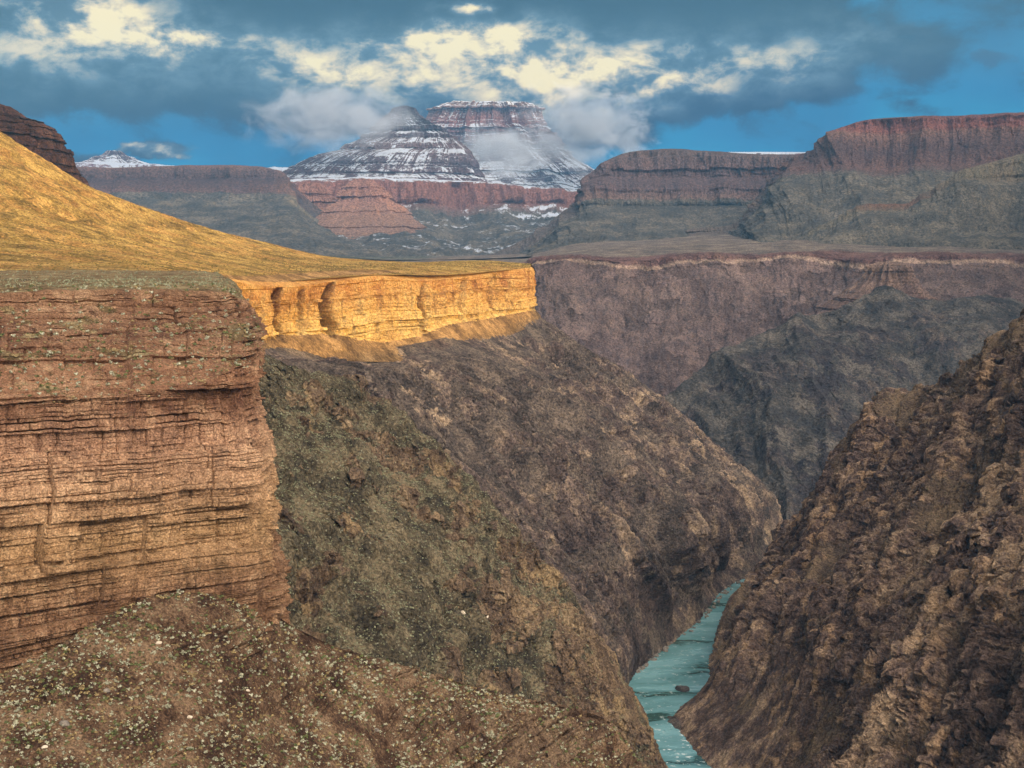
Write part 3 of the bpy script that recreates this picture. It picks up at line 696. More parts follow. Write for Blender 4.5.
temple_st = [(0, srgb(110, 84, 80)), (.3, srgb(92, 76, 80)), (.5, srgb(120, 96, 92)), (.7, srgb(84, 70, 74)), (1, srgb(70, 62, 70))]
butte('butte', 'stepped snowy pyramid butte with dark knob top, upper centre', 10400,
      [(106, 402, 408), (108, 397, 413), (114, 393, 416), (119, 389, 421), (126, 383, 432), (128, 380, 440), (133, 378, 444), (136, 368, 452), (141, 364, 456), (146, 352, 460), (152, 345, 466),
       (157, 322, 469), (164, 308, 472), (170, 296, 474), (178, 284, 480), (182, 276, 490), (205, 262, 520), (250, 240, 560)],
      rocky('temple_rock', 7.6, 0, 900, 1560, st=temple_st, snow=srgb(222, 226, 236), zs=1.5), 7.0, 61,
      lambda p: .38 + .12 * fbm(p.G[..., 0] / 200, p.G[..., 1] / 200, p.G[..., 2] / 60, 3) - .5 * smooth(1480, 1530, p.G[..., 2]), depth=.7)
butte('butte', 'broad snow covered butte with flat cream lit summit behind the pyramid butte', 13000,
      [(104, 462, 500), (105, 446, 528), (109, 438, 534), (116, 434, 537), (121, 430, 540), (127, 428, 541), (131, 424, 548), (140, 420, 556), (150, 415, 562), (160, 405, 572), (166, 400, 582),
       (176, 380, 596), (186, 370, 612), (200, 350, 640), (250, 300, 700)],
      rocky('temple_rock_two', 9.6, 0, 900, 2000, st=[(0, srgb(104, 88, 88)), (.5, srgb(116, 92, 90)), (.7, srgb(150, 100, 88)), (.85, srgb(140, 110, 96)), (1, srgb(160, 130, 100))], snow=srgb(226, 228, 236), zs=1.5), 9.0, 67,
      lambda p: .50 + .1 * fbm(p.G[..., 0] / 250, p.G[..., 1] / 250, p.G[..., 2] / 80, 3), depth=.6)
butte('butte', 'tiny snowy cone butte on the left horizon', 13800,
      [(151, 108, 120), (153, 106, 123), (156, 103, 126), (158, 98, 130), (161, 92, 136), (164, 84, 146), (170, 70, 160), (190, 60, 170)],
      rocky('cone_rock', 12, 0, 900, 1800, st=temple_st, snow=srgb(222, 226, 236), zs=1.5), 8.0, 71, lambda p: .42 + 0 * p.G[..., 0], nth=300, nz=120)
butte('butte', 'dark brown rounded rock butte rising behind the golden hillside, left edge', 2500,
      [(103, -60, -10), (106, -90, 0), (112, -110, 9), (117, -120, 15), (121, -130, 29), (126, -140, 37), (132, -145, 44), (142, -150, 50), (154, -150, 55), (168, -155, 60), (185, -160, 72), (230, -200, 120)],
      terrain_mat('dark_butte_rock', 2.0, (srgb(52, 36, 34), srgb(84, 56, 46), srgb(116, 80, 60)), (srgb(70, 56, 44), srgb(90, 72, 54), srgb(104, 86, 64)), zs=.5), 1.7, 73, lambda p: 0 * p.G[..., 0], nth=500, nz=300)
# stub tower where the far spur meets the bench
butte('butte', 'blocky pinkish rock tower where the far spur meets the bench', 2960,
      [(262, 880, 898), (265, 874, 904), (272, 871, 906), (280, 866, 910), (286, 858, 914), (296, 844, 924), (310, 820, 950)],
      terrain_mat('tower_rock', 2.2, (srgb(92, 74, 70), srgb(120, 98, 88), srgb(146, 120, 104)), (srgb(92, 84, 76), srgb(110, 100, 88), srgb(124, 112, 96)), zs=.5), 1.6, 79, lambda p: 0 * p.G[..., 0], nth=220, nz=160)

# ---- ground sheets: canyon floor and basin
def sheet(name, z0, xs, ys, nx, ny, amp, wl, mat, label, cat, hole=None, kind='structure'):
    X, Y = np.meshgrid(np.linspace(*xs, nx), np.linspace(*ys, ny))
    p = Patch.__new__(Patch); p.attr = {}
    Z = z0 + amp * fbm(X / wl, Y / wl, 0 * X, 4)
    p.G = np.stack([X, Y, Z], -1).astype(f32); p.sg = 1.0
    p.attr['veg'] = np.ones_like(X) * .8; p.attr['strat'] = p.G[..., 2]
    return tag(p.build(name, mat, True), label, cat, kind=kind)
mat_basin = terrain_mat('basin_ground', 7, (srgb(80, 74, 72), srgb(100, 92, 86), srgb(120, 108, 98)), (srgb(84, 86, 80), srgb(100, 100, 90), srgb(118, 114, 100)))
sheet('ground', -14, (-15000, 15000), (-6000, 15500), 120, 120, 3, 900, mat_basin, 'flat canyon floor reaching to the horizon', 'ground')
sheet('ground', 398, (-13000, 13000), (4600, 15500), 260, 200, 30, 900, mat_basin, 'blue grey basin floor between the far mesas', 'ground')

# ---- river
m = M('river_water')
P = m.pos()
n1 = m.noise(m.pos((.5, 1, 1)), 1 / 46., 5, .6, .6)
n2 = m.noise(P, 1 / 5., 4, .6, .3)
n3 = m.noise(P, 1 / 14., 3, .6)
col = m.ramp(n1, [(.40, srgb(44, 74, 66)), (.45, srgb(88, 132, 134)), (.6, srgb(116, 160, 164))])  # dark green stop paints dark reflection bands into the water colour
geo = m.nd('ShaderNodeSeparateXYZ'); m.put(geo.inputs[0], P)
foam = m.math('MULTIPLY', m.mr(n2, .54, .66), m.mr(n3, .46, .60))
near_r = m.mr(geo.outputs[1], 1080, 1200, 1, .45)
foam = m.math('MULTIPLY', foam, near_r)
col = m.mix(foam, col, srgb(225, 232, 228))
river_mat = m.finish(col, m.mr(n1, .3, .7, .16, .3), m.math('ADD', m.math('MULTIPLY', n2, 1.0), n3), .9, .5, .5)
X, Y = np.meshgrid(np.linspace(-500, 1200, 300), np.linspace(600, 1880, 400))
pr = Patch.__new__(Patch); pr.attr = {}; pr.sg = 1.0
pr.G = np.stack([X, Y, 0.5 * fbm(X / 14, Y / 22, 0 * X, 4)], -1).astype(f32)
tag(pr.build('river', river_mat, True), 'turquoise river winding along the gorge bottom', 'river', kind='structure')

# ---- gravel beach at the foot of the right wall
def P0(px, py): 
    Y = 400 * F_PX / (py - HORIZON); return at(px, py, Y)[:2]
bx = [P0(670, 726), P0(686, 712), P0(704, 720), P0(730, 760), P0(706, 758), P0(688, 742)]

gx, gy = np.meshgrid(np.linspace(-1, 1, 140), np.linspace(-1, 1, 140))
c0, c1 = P0(704, 744), P0(678, 730)
ax = np.array([c1[0] - c0[0], c1[1] - c0[1]]); L = np.linalg.norm(ax); ax /= L
px_ = c0[0] + ax[0] * gx * L * 1.25 - ax[1] * gy * 17; py2 = c0[1] + ax[1] * gx * L * 1.25 + ax[0] * gy * 17
rr_ = np.sqrt(gx ** 2 + gy ** 2)
pg = Patch.__new__(Patch); pg.attr = {}; pg.sg = 1.0
pg.G = np.stack([px_, py2, 7 * np.clip(1 - rr_, -.3, 1) + 1.6 * fbm(px_ / 6, py2 / 6, 0 * px_, 5, .6)], -1).astype(f32)
if normals(pg.G)[..., 2].mean() < 0: pg.sg = -1.0
pg.attr['veg'] = np.full(px_.shape, .4); pg.attr['strat'] = pg.G[..., 2]
tag(pg.build('gravel_bar', terrain_mat('gravel', .8, (srgb(62, 54, 52), srgb(86, 76, 70), srgb(120, 108, 98)), (srgb(72, 64, 58), srgb(92, 82, 74), srgb(120, 108, 96)))), 'dark gravel bar jutting into the river from the right wall', 'gravel bar', kind='structure')

# ================================================================== shrubs and boulders
def bush_mesh(name, mat, seed, leaves=70, sz=1.0):
    r = np.random.default_rng(seed)
    V, Fc = [], []
    nbl = r.integers(3, 6)
    cen = r.normal(size=(nbl, 3)) * [.28, .28, .1] + [0, 0, .3]
    for k in range(leaves):
        c = cen[r.integers(nbl)]
        d = r.normal(size=3); d /= np.linalg.norm(d); d[2] = abs(d[2]) * .9
        q = c + d * r.uniform(.15, .34)
        u = r.normal(size=3); u /= np.linalg.norm(u); w = np.cross(u, d); w /= np.linalg.norm(w) + 1e-6
        s_ = r.uniform(.07, .15)
        i = len(V)
        V += [q - u * s_, q + w * s_ * .6, q + u * s_, q - w * s_ * .6]
        Fc.append((i, i + 1, i + 2, i + 3))
    for k in range(5):                                          # stems
        a = r.uniform(0, 6.28); t = np.array([math.cos(a) * .25, math.sin(a) * .25, .4]); i = len(V)
        V += [np.array([-.02, 0, -.1]), np.array([.02, 0, -.1]), t]
        Fc.append((i, i + 1, i + 2))
    me = bpy.data.meshes.new(name)
    me.from_pydata([tuple(v * sz) for v in V], [], Fc); me.materials.append(mat)
    return me

def leaf_mat(name, c0, c1):
    m = M(name)
    n = m.noise(m.pos(), 2.5, 3, .6)
    o = m.nd('ShaderNodeObjectInfo')
    big = m.noise(m.pos(), .7, 1)
    return m.finish(m.ramp(m.math('ADD', m.math('MULTIPLY', n, .5), m.math('MULTIPLY', big, .5)), [(.38, c0), (.6, c1)]), .9, spec=.1)
sage = leaf_mat('sage_leaves', srgb(112, 112, 88), srgb(188, 184, 158))
green = leaf_mat('green_leaves', srgb(70, 76, 46), srgb(108, 112, 72))
straw = leaf_mat('straw_leaves', srgb(116, 98, 66), srgb(168, 146, 104))

def pick(p, n, tv0, tv1, seed, dens=None, px0=-20, px1=1040, py1=790):
    """random vertices of a patch that lie inside the view"""
    r = np.random.default_rng(seed)
    G = p.G.reshape(-1, 3); tv = p.tv.reshape(-1)
    nrm = p.n().reshape(-1, 3)
    cx = 512 + G[:, 0] / G[:, 1] * F_PX
    cz = HORIZON + (ZCAM - G[:, 2]) / G[:, 1] * F_PX
    ok = (tv > tv0) & (tv < tv1) & (cx > px0) & (cx < px1) & (cz < py1) & (cz > 100) & (nrm[:, 2] > .45)
    if dens is not None: ok &= dens.reshape(-1) > r.random(len(ok))
    ids = np.nonzero(ok)[0]
    # even out density over world area instead of mesh density
    ids = r.permutation(ids)[:n * 3]
    cell = (np.floor(G[ids, 0] / 1.1).astype(int) * 100003 + np.floor(G[ids, 1] / 1.1).astype(int))
    _, k = np.unique(cell, return_index=True)
    ids = r.permutation(ids[k])[:n]
    return G[ids], r

PT, r = pick(talus, 8500, 1.02, 3, 1, dens=(0.2 + 0.8 * talus.attr['veg']) * smooth(-.35, .25, fbm(talus.G[..., 0] / 14, talus.G[..., 1] / 14, talus.G[..., 2] / 14, 4)))
PA, r2_ = pick(near, 1300, 1.6, 4.1, 2, dens=near.attr['veg'] * .9 + .1)
allp = np.concatenate([PT, PA])
size = r.uniform(.25, 1.1, len(allp)) ** 1.9 * .74 + .09
size[r.random(len(allp)) < .03] *= 1.5
dist = np.linalg.norm(allp - np.array([0, 0, ZCAM]), axis=1)
order = np.argsort(-(size / dist))
kinds = r.choice(3, len(allp), p=[.48, .28, .24])
kinds[len(PT):] = r.choice(3, len(PA), p=[.45, .3, .25])
LAB = [('pale grey sage shrub growing on the rubble slope below the cliff', 'sage_leaves', sage), ('small dark green shrub growing on the rubble slope below the cliff', 'green_leaves', green), ('dry straw coloured shrub growing on the rubble slope below the cliff', 'straw', straw)]
LABA = ['pale grey sage shrub growing on ledges of the near cliff', 'small dark green shrub growing on ledges of the near cliff', 'dry straw coloured shrub growing on ledges of the near cliff']
variants = [[bush_mesh('shrub', LAB[k][2], 10 * k + j, 80) for j in range(4)] for k in range(3)]
done = set()
for idx in order[:300]:
    k = kinds[idx]
    o = bpy.data.objects.new('shrub', variants[k][int(idx) % 4])
    o.location = allp[idx].tolist(); s_ = float(size[idx]) * 1.5
    o.scale = (s_, s_, s_ * .9); o.rotation_euler = (0, 0, float(r.uniform(0, 6.28)))
    onA = idx >= len(PT)
    tag(o, LABA[k] if onA else LAB[k][0], 'shrub', ('shrubs on the near cliff ledges, ' if onA else 'shrubs on the near rubble slope, ') + ('pale', 'green', 'dry')[k])
    COL.objects.link(o)

def scatter_mesh(name, pts, sizes, mat, label, leaves, seed, cat='scrub'):
    r = np.random.default_rng(seed)
    protos = []
    for j in range(6):
        nb = leaves
        d = r.normal(size=(nb, 3)); d /= np.linalg.norm(d, axis=1)[:, None]; d[:, 2] = np.abs(d[:, 2])
        c = d * r.uniform(.25, .55, (nb, 1)) + [0, 0, .12]
        u = r.normal(size=(nb, 3)); u /= np.linalg.norm(u, axis=1)[:, None]
        w = np.cross(u, d); w /= np.linalg.norm(w, axis=1)[:, None] + 1e-6
        s_ = r.uniform(.14, .26, (nb, 1))
        protos.append(np.stack([c - u * s_, c + w * s_ * .7, c + u * s_, c - w * s_ * .7], 1))   # nb,4,3
    which = r.integers(0, 6, len(pts))
    pr = np.stack(protos)[which]                                   # n,nb,4,3
    V = (pr * sizes[:, None, None, None] * 1.5 + pts[:, None, None, :]).reshape(-1, 3).astype(f32)
    n4 = len(V) // 4
    me = bpy.data.meshes.new(name)
    me.vertices.add(len(V)); me.vertices.foreach_set('co', V.reshape(-1))
    me.loops.add(len(V)); me.loops.foreach_set('vertex_index', np.arange(len(V), dtype=np.int32))
    me.polygons.add(n4); me.polygons.foreach_set('loop_start', np.arange(0, len(V), 4, dtype=np.int32))
    me.update(calc_edges=True); me.materials.append(mat)
    o = bpy.data.objects.new(name, me); COL.objects.link(o)
    tag(o, label, cat, kind='stuff'); return o
rest = order[300:]
for k, (nm, lb) in enumerate([('scrub', 'countless pale sage shrubs scattered over the near slopes'), ('scrub', 'countless small green shrubs scattered over the near slopes'), ('scrub', 'countless dry straw tufts scattered over the near slopes')]):
    sel = rest[kinds[rest] == k]
    scatter_mesh(nm, allp[sel], size[sel], LAB[k][2], lb, 26, 100 + k)
PS, r3_ = pick(spur, 9000, 1.0, 4, 3, dens=.15 + .85 * spur.attr['veg'])
sage_far = leaf_mat('spur_scrub_leaves', srgb(104, 104, 78), srgb(158, 158, 128))
scatter_mesh('scrub', PS, r3_.uniform(.5, 1.4, len(PS)), sage_far, 'grey green scrub over the middle distance spur', 9, 110)
PH, r5_ = pick(hill, 5200, 1.6, 3.95, 6)
brush = leaf_mat('hill_brush_leaves', srgb(84, 76, 44), srgb(120, 108, 64))
scatter_mesh('scrub', PH, r5_.uniform(.5, 1.5, len(PH)), brush, 'low brush dotted over the golden hillside', 8, 120)
PP, r6_ = pick(near, 1300, .2, 1.7, 8)
scatter_mesh('scrub', PP, r6_.uniform(.3, 1.0, len(PP)), sage_far, 'grey green scrub covering the flat top of the near cliff', 9, 121)

def boulder_mesh(name, mat, seed, n=20):
    r = np.random.default_rng(seed)
    th, ph = np.meshgrid(np.linspace(0, 2 * np.pi, n, endpoint=False), np.linspace(0.12, np.pi - .12, n // 2))
    d = np.stack([np.sin(ph) * np.cos(th), np.sin(ph) * np.sin(th), np.cos(ph)], -1)
    rad = np.ones(d.shape[:2])
    for k in range(9):                                             # planar facets
        q = r.normal(size=3); q /= np.linalg.norm(q); h = r.uniform(.55, .85)
        dp = d @ q
        rad = np.where(dp > .05, np.minimum(rad, h / np.maximum(dp, .05)), rad)
    rad += .05 * fbm(d[..., 0] * 3 + seed, d[..., 1] * 3, d[..., 2] * 3, 3)
    V = (d * rad[..., None] * [1.2, .9, .75]).reshape(-1, 3)
    R_, C_ = rad.shape
    Fc = [(i * C_ + j, i * C_ + (j + 1) % C_, (i + 1) * C_ + (j + 1) % C_, (i + 1) * C_ + j)[::-1] for i in range(R_ - 1) for j in range(C_)]
    Fc.append(tuple(range(C_))); Fc.append(tuple((R_ - 1) * C_ + j for j in range(C_))[::-1])
    me = bpy.data.meshes.new(name); me.from_pydata([tuple(v) for v in V], [], Fc); me.materials.append(mat); return me
def stone_mat(name, a, b):
    m = M(name); n = m.noise(m.pos(), .8, 5, .65)
    return m.finish(m.ramp(n, [(.35, a), (.65, b)]), .9, n, .5, .8, .1)
dark_stone = stone_mat('dark_river_stone', srgb(50, 46, 46), srgb(92, 84, 80))
pale_stone = stone_mat('pale_stone', srgb(168, 150, 128), srgb(214, 200, 180))
grey_stone = stone_mat('bank_stone', srgb(92, 84, 78), srgb(140, 130, 118))
dk = [boulder_mesh('boulder', dark_stone, s_) for s_ in (1, 2)]
gs = [boulder_mesh('boulder', grey_stone, s_) for s_ in (3, 4, 5)]
ps = [boulder_mesh('boulder', pale_stone, s_) for s_ in (6, 7)]
def rock(mesh, loc, s_, label, group=None, rz=None):
    o = bpy.data.objects.new('boulder', mesh); o.location = loc; o.scale = (s_, s_, s_)
    o.rotation_euler = (0, 0, random.uniform(0, 6.28) if rz is None else rz)
    tag(o, label, 'boulder', group); COL.objects.link(o); return o
xx, yy = P0(682, 700)
ro = rock(dk[0], (xx, yy, 1.0), 6.0, 'dark rock standing in the turquoise river beside the right wall', rz=0)
for k in range(70):
    t = random.random()
    bank = [(636, 684), (668, 657), (700, 630), (722, 602), (742, 588)]
    j = min(3, int(t * 4)); u = t * 4 - j
    px = bank[j][0] * (1 - u) + bank[j + 1][0] * u; py = bank[j][1] * (1 - u) + bank[j + 1][1] * u
    xx, yy = P0(px + random.uniform(-5, 2), py - random.uniform(-1, 5))
    rock(gs[k % 3], (xx, yy, random.uniform(0, .8)), random.uniform(1.2, 3.4), 'grey boulder lying at the water edge on the left river bank', 'boulders along the left river bank')
# boulders and white blocks sitting on the spur and slope
def on(p, px, py):
    G = p.G.reshape(-1, 3)
    cx = 512 + G[:, 0] / G[:, 1] * F_PX; cz = HORIZON + (ZCAM - G[:, 2]) / G[:, 1] * F_PX
    return G[np.argmin((cx - px) ** 2 + (cz - py) ** 2)].tolist()
rock(ps[0], on(spur, 484, 622), 2.6, 'pale block on the reddish lower part of the scrubby spur')
rock(ps[1], on(spur, 462, 619), 2.0, 'small white block left of the pale block on the scrubby spur')
rock(gs[0], on(talus, 52, 735), 1.2, 'grey stone half buried low on the near rubble slope, lower left')
for k, (a, b) in enumerate([(240, 700), (300, 742), (180, 728), (410, 715), (30, 760), (120, 755), (355, 728), (480, 752), (330, 700), (372, 742), (212, 690), (446, 745), (150, 650), (268, 668), (520, 730), (96, 700)]):
    rock(gs[k % 3] if k % 2 else ps[k % 2], on(talus, a, b), random.uniform(.5, 1.0), 'small loose stone lying among shrubs on the near rubble slope', 'loose stones on the near slope')

# ================================================================== unseen rim, added and shaped to cast the shade
SUN_AZ = math.radians(105)          # behind the camera, to its right
SUN_EL = math.radians(5.0)
sd = np.array([math.sin(SUN_AZ), -math.cos(SUN_AZ)]); pp = np.array([math.cos(SUN_AZ), math.sin(SUN_AZ)])
def lim(px, py, Y, up=0.0):
    # height of the shading rim (seen along the sun's rays) that puts the edge of the shade through this point
    x_, y_, z_ = at(px, py, Y)
    return (x_ * pp[0] + y_ * pp[1], z_ - (x_ * sd[0] + y_ * sd[1]) * math.tan(SUN_EL) + up)
edge_pts = [lim(0, 270, 950), lim(210, 272, 1000), lim(288, 363, 1180), lim(316, 360, 1250), lim(345, 350, 1310), lim(411, 347, 1440), lim(446, 339, 1530), lim(488, 333, 1700), lim(530, 315, 1868)]
spot = [(7450, 640), (7600, 560), (7750, 540), (7900, 545), (8040, 540), (8090, 550), (8130, 540), (8150, 570), (8175, 590), (8195, 560), (8250, 560), (8300, 640)]
prof_s = [(-3000, 900), (-400, 700), (300, 520), (700, 440)] + sorted(edge_pts) + [(1930, 330), (1990, 370), (2040, 600), (2300, 750), (3500, 900), (5000, 1050), (7000, 1150), (7400, 1250)]
prof_s += [(min(p_[0] for p_ in spot) - 25, 1250)] + sorted(spot) + [(max(p_[0] for p_ in spot) + 15, 1300), (9000, 1350), (9600, 1500), lim(405, 106, 10400, 40), (12100, 1500), (12800, 1490), (14500, 1800)]
print('rim', [(int(a), int(b)) for a, b in prof_s])
ss = np.linspace(-3000, 14500, 2400)
T0 = np.maximum(1900.0, .86 * ss + 300)[None, :]
hh = np.interp(ss, [a for a, b in prof_s], [b for a, b in prof_s]) + T0[0] * math.tan(SUN_EL)
hh += 2.5 * fbm(ss / 25, 0 * ss, 0 * ss, 3)
vv = np.linspace(0, 1, 40)
prof = np.interp(vv, [0, .2, .45, .5, .55, .8, 1], [0, .45, .97, 1, 1, .5, 0])
off = np.interp(vv, [0, .2, .45, .5, .55, .8, 1], [-500, -260, -40, 0, 160, 700, 1800])
Xr = pp[0] * ss[None, :] + sd[0] * (T0 + off[:, None]); Yr = pp[1] * ss[None, :] + sd[1] * (T0 + off[:, None])
Zr = hh[None, :] * prof[:, None]
pb = Patch.__new__(Patch); pb.attr = {}; pb.G = np.stack([Xr, Yr, Zr], -1).astype(f32); pb.sg = 1.0
if normals(pb.G)[..., 2].mean() < 0: pb.sg = -1.0
pb.attr['veg'] = np.full(Xr.shape, .5); pb.attr['strat'] = Zr
tag(pb.build('shade_rim', terrain_mat('shade_rim_rock', 6, (srgb(90, 66, 58), srgb(124, 96, 80), srgb(150, 120, 98)), (srgb(96, 88, 72), srgb(112, 104, 84), srgb(130, 120, 98)))),
    'unseen rim added beyond the right edge to shade the canyon', 'cliff', kind='structure')

# ================================================================== air
hz = bpy.data.meshes.new('haze')
x0, x1, y0, y1, z0, z1 = -15200, 15200, -6200, 15700, -25, 2800
v = [(a, b, c) for a in (x0, x1) for b in (y0, y1) for c in (z0, z1)]
hz.from_pydata(v, [], [(0, 1, 3, 2), (4, 6, 7, 5), (0, 4, 5, 1), (2, 3, 7, 6), (0, 2, 6, 4), (1, 5, 7, 3)])
m = M('haze_air')
pv = m.nd('ShaderNodeVolumePrincipled'); pv.inputs['Color'].default_value = (.20, .50, .88, 1)
pv.inputs['Density'].default_value = 2.7e-5
pv.inputs['Anisotropy'].default_value = 0.0
oo = m.nd('ShaderNodeOutputMaterial'); m.t.links.new(pv.outputs[0], oo.inputs['Volume'])
hz.materials.append(m.m)
HAZE = True
if HAZE:
    ho = bpy.data.objects.new('haze', hz); COL.objects.link(ho)
    tag(ho, 'thin blue haze in the canyon air', 'haze', kind='stuff')

# ---- mist round the snowy summits
def mist(px, py, Y, rx, ry, ryd, dens, label, seed):
    c = at(px, py, Y); k = Y / F_PX
    me = bpy.data.meshes.new('mist_cloud')
    U, W = 24, 12; V = []; Fc = []
    for i in range(W + 1):
        for j in range(U):
            a, b = math.pi * i / W, 2 * math.pi * j / U
            V.append((math.sin(a) * math.cos(b), math.sin(a) * math.sin(b), math.cos(a)))
    for i in range(W):
        for j in range(U):
            Fc.append(((i + 1) * U + j, (i + 1) * U + (j + 1) % U, i * U + (j + 1) % U, i * U + j))
    me.from_pydata(V, [], Fc)
    m = M('mist')
    tcn = m.nd('ShaderNodeTexCoord').outputs['Object']
    P = m.vec('ADD', m.vec('MULTIPLY', m.pos(), (1/1000., 1/1000., 1/700.)), (seed, 0, 0))
    r = m.vec('LENGTH', tcn)
    n = m.noise(P, 3.4, 7, .66, .5)
    d = m.math('ADD', m.math('SUBTRACT', 1.0, r), m.math('MULTIPLY', m.math('SUBTRACT', n, .5), 2.6))
    d = m.mr(d, .30, 1.0)
    d = m.math('MULTIPLY', d, m.mr(r, .8, 1.0, 1, 0))
    v = m.nd('ShaderNodeVolumePrincipled'); v.inputs['Color'].default_value = (.93, .95, 1, 1)
    m.put(v.inputs['Density'], m.math('MULTIPLY', d, dens)); v.inputs['Anisotropy'].default_value = .2
    o_ = m.nd('ShaderNodeOutputMaterial'); m.t.links.new(v.outputs[0], o_.inputs['Volume'])
    me.materials.append(m.m)
    o = bpy.data.objects.new('mist_cloud', me); COL.objects.link(o)
    o.location = c; o.scale = (rx * k, ryd, ry * k)
    tag(o, label, 'mist', kind='stuff')
mist(335, 118, 9700, 120, 46, 600, .0045, 'blue grey mist bank drifting over the left shoulder of the pyramid butte', 3)
mist(505, 150, 11300, 62, 38, 500, .008, 'pale wisp of mist between the two snowy buttes', 8)
mist(585, 128, 12000, 90, 60, 500, .007, 'pale mist hanging right of the broad snowy butte', 14)

# ================================================================== sky
w = bpy.data.worlds.new('World'); scene.world = w; w.use_nodes = True
m = M('sky', world=w)
tc = m.nd('ShaderNodeTexCoord').outputs['Generated']
sx = m.nd('ShaderNodeSeparateXYZ'); m.put(sx.inputs[0], tc)
A = m.math('ARCTAN2', sx.outputs[0], sx.outputs[1])
E = m.math('ARCSINE', sx.outputs[2])
cmb = m.nd('ShaderNodeCombineXYZ'); m.put(cmb.inputs[0], A); m.put(cmb.inputs[1], E); UV = cmb.outputs[0]
UVs = m.vec('MULTIPLY', UV, (1, 1.7, 1))
wn = m.noise(UVs, 9, 6, .6, color=True)
UVw = m.vec('ADD', UV, m.vec('MULTIPLY', m.vec('SUBTRACT', wn, (.5, .5, .5)), (.10, .05, 0)))
wn2 = m.noise(UVs, 34, 5, .62, color=True)
UVw = m.vec('ADD', UVw, m.vec('MULTIPLY', m.vec('SUBTRACT', wn2, (.5, .5, .5)), (.028, .018, 0)))
def blobs(lst):
    acc = 0.0
    for px, py, rx, ry, wt in lst:
        a, e = (px - 512) / F_PX, (HORIZON - py) / F_PX; ia, ie = F_PX / rx, F_PX / ry
        v = m.vec('MULTIPLY_ADD', UVw, (ia, ie, 0), (-a * ia, -e * ie, 0))
        d2 = m.vec('DOT_PRODUCT', v, v)
        g = m.math('POWER', 0.3679, d2)
        acc = m.math('MULTIPLY_ADD', g, wt, acc)
    return acc
sky = m.nd('ShaderNodeTexSky', sky_type='NISHITA'); sky.sun_disc = False
sky.sun_elevation = SUN_EL + math.radians(4); sky.sun_rotation = math.pi - SUN_AZ
sky.altitude = 1000; sky.air_density = 1.0; sky.dust_density = .6; sky.ozone_density = 3.0
cover = blobs([(110, 28, 120, 46, 1.0), (40, 80, 120, 50, 1.1), (200, 80, 120, 36, 1.1), (640, 20, 200, 30, .6), (820, 80, 120, 30, .35), (250, 60, 110, 24, .9), (340, 85, 130, 36, 1.0), (470, 75, 110, 40, 1.1), (580, 90, 110, 34, 1.0), (690, 98, 90, 18, .55),
               (420, 120, 160, 22, .7), (560, 130, 60, 30, .8), (330, 125, 70, 30, .7), (760, 60, 120, 28, .38), (740, 95, 60, 16, .2), (465, 12, 20, 9, .9), (165, 161, 45, 7, 1.1), (110, 165, 50, 5, .6),
               (560, 5, 170, 26, .55), (230, -5, 140, 20, .5), (940, 50, 220, 60, .42), (330, 0, 200, 24, .6), (300, 40, 200, 40, .4), (620, 50, 160, 50, .5), (520, 100, 260, 40, .4), (120, 100, 160, 30, .35)])
nz = m.noise(UVs, 16, 8, .62, .3)
nb = m.noise(UVs, 5, 4, .55)
out_of_view = m.mr(m.math('ABSOLUTE', A), .5, .8)
above = m.mr(E, .22, .4)
gen = m.math('MULTIPLY', m.math('MAXIMUM', out_of_view, above), m.mr(nb, .38, .56))
dens = m.math('ADD', m.math('ADD', cover, gen), m.math('MULTIPLY', m.math('SUBTRACT', nz, .5), 2.4))
cl = m.mr(dens, .2, .75)
light = blobs([(100, 15, 70, 30, .8), (30, 60, 80, 30, .4), (690, 70, 90, 30, .42), (800, 60, 80, 25, .28), (450, 85, 170, 30, .35), (130, 70, 130, 35, .3), (600, 90, 90, 30, .4), (130, 40, 60, 20, .7), (215, 52, 50, 12, .8), (170, 45, 30, 10, .5), (290, 70, 40, 12, .6), (345, 60, 60, 18, .5), (430, 45, 50, 16, .9), (520, 45, 60, 20, .8), (470, 70, 70, 22, .8), (580, 66, 60, 16, .7), (620, 75, 50, 12, .5),
               (465, 12, 18, 8, 1.1), (165, 160, 50, 7, .9), (540, 110, 40, 30, .5), (370, 85, 70, 20, .5), (660, 88, 50, 10, .3), (750, 62, 60, 16, .25)])
nl = m.noise(m.vec('ADD', UVs, (3, 3, 0)), 26, 7, .6, .2)
lit = m.math('MULTIPLY', m.math('ADD', m.math('MULTIPLY', gen, .55), m.math('MULTIPLY', light, .92)), m.mr(nl, .36, .66, .22, 1.3))
ccol = m.ramp(lit, [(0, srgb(16, 50, 78)), (.28, srgb(84, 108, 126)), (.5, srgb(160, 160, 152)), (.75, srgb(222, 202, 168)), (1.0, srgb(255, 232, 178))])
CLOUD = 1.0
blue = m.ramp(m.math('ADD', m.math('MULTIPLY', E, 2.4), m.math('MULTIPLY', m.math('SUBTRACT', nb, .5), .9)), [(0, (.0, .30, .50)), (.25, (.0, .17, .36)), (.5, (.0, .075, .19)), (.9, (.0, .045, .12))])
dark = m.nd('ShaderNodeMix', data_type='RGBA')
# deep blue of the clear gaps: the Nishita sky tinted towards the azure of the place
nish = m.vec('MULTIPLY', sky.outputs[0], (.10, .10, .10))
skyc = m.mix(.96, nish, blue)
fcol = m.mix(cl, skyc, ccol)
dc = blobs([(965, 84, 26, 8, 1.0), (1000, 98, 20, 5, .9)])
fcol = m.mix(m.mr(m.math('ADD', dc, m.math('MULTIPLY', m.math('SUBTRACT', nl, .5), 1.6)), .45, .95, 0, .8), fcol, srgb(42, 74, 104))
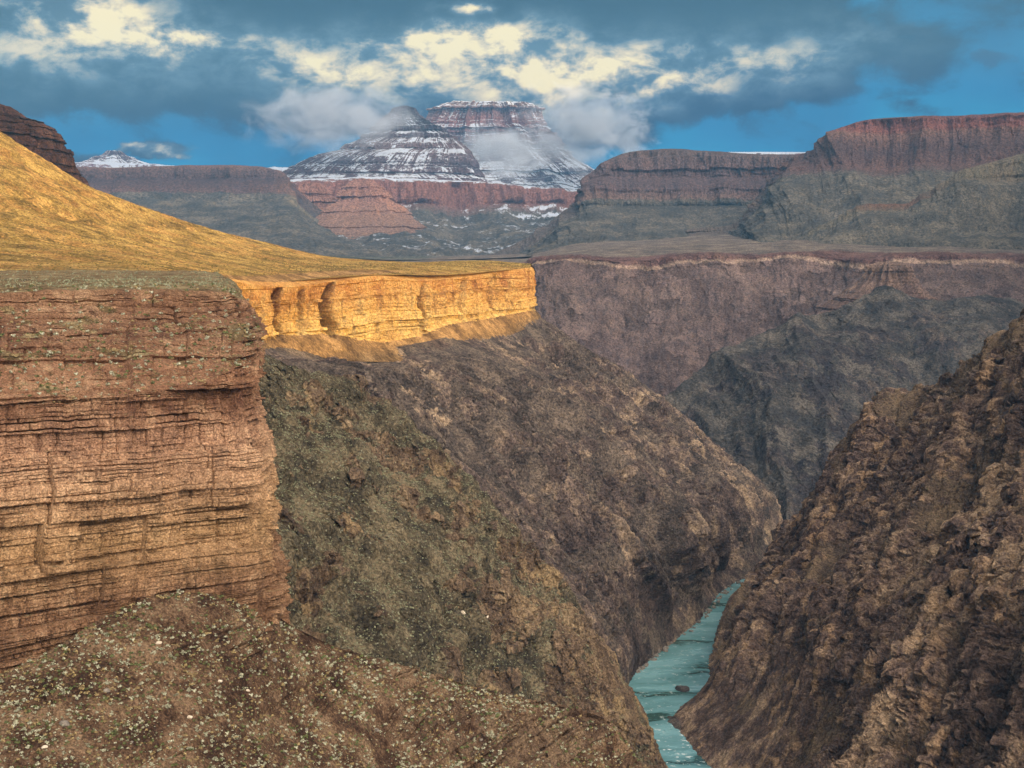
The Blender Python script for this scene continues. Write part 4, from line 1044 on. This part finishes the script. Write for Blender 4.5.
# brightness: view stays dull; fill light added overhead and around, glow lobe behind camera
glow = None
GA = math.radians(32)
fill_dir = (math.sin(GA) * math.cos(.65), -math.cos(GA) * math.cos(.65), math.sin(.65))
dt = m.vec('DOT_PRODUCT', tc, fill_dir)
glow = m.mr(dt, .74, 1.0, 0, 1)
ov = m.math('MULTIPLY', m.math('MAXIMUM', m.mr(m.math('ABSOLUTE', A), .6, 1.3), m.mr(E, .28, .7)), UPPER_FILL)
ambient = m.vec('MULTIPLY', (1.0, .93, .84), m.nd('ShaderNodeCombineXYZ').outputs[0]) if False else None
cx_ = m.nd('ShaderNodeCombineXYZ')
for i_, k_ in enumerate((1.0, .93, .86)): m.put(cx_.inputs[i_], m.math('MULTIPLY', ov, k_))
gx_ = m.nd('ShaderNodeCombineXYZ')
for i_, k_ in enumerate((1.0, .88, .74)): m.put(gx_.inputs[i_], m.math('MULTIPLY', glow, k_ * GLOW_FILL))
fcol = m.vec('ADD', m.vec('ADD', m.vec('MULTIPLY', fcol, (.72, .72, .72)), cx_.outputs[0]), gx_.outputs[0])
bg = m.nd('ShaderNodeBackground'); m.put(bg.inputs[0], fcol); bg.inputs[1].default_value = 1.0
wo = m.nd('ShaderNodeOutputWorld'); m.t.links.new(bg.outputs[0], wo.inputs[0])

# ================================================================== sun, camera, render
sl = bpy.data.lights.new('sun', 'SUN'); sl.energy = 5.0; sl.color = (1.0, .66, .22); sl.angle = math.radians(.5)
so = bpy.data.objects.new('sun', sl); COL.objects.link(so)
from mathutils import Vector
dirv = Vector((sd[0] * math.cos(SUN_EL), sd[1] * math.cos(SUN_EL), math.sin(SUN_EL)))
so.rotation_euler = dirv.to_track_quat('Z', 'Y').to_euler(); so.location = (0, -20, ZCAM + 50)
cd = bpy.data.cameras.new('camera'); cd.sensor_width = 36; cd.lens = 36 * F_PX / 1024; cd.clip_end = 200000; cd.clip_start = 1
co = bpy.data.objects.new('camera', cd); COL.objects.link(co); co.location = (0, 0, ZCAM)
co.rotation_euler = (math.pi / 2 - PITCH, 0, 0); scene.camera = co
vs = scene.view_settings; vs.view_transform = 'Standard'; vs.look = 'None'; vs.gamma = 1; vs.exposure = 0.75; vs.use_curve_mapping = False
cy = scene.cycles
cy.max_bounces = 4; cy.diffuse_bounces = 2; cy.glossy_bounces = 2; cy.volume_bounces = 1; cy.use_denoising = True
cy.volume_step_rate = 1; cy.volume_max_steps = 64
print('script', round(time.time() - T00, 1))
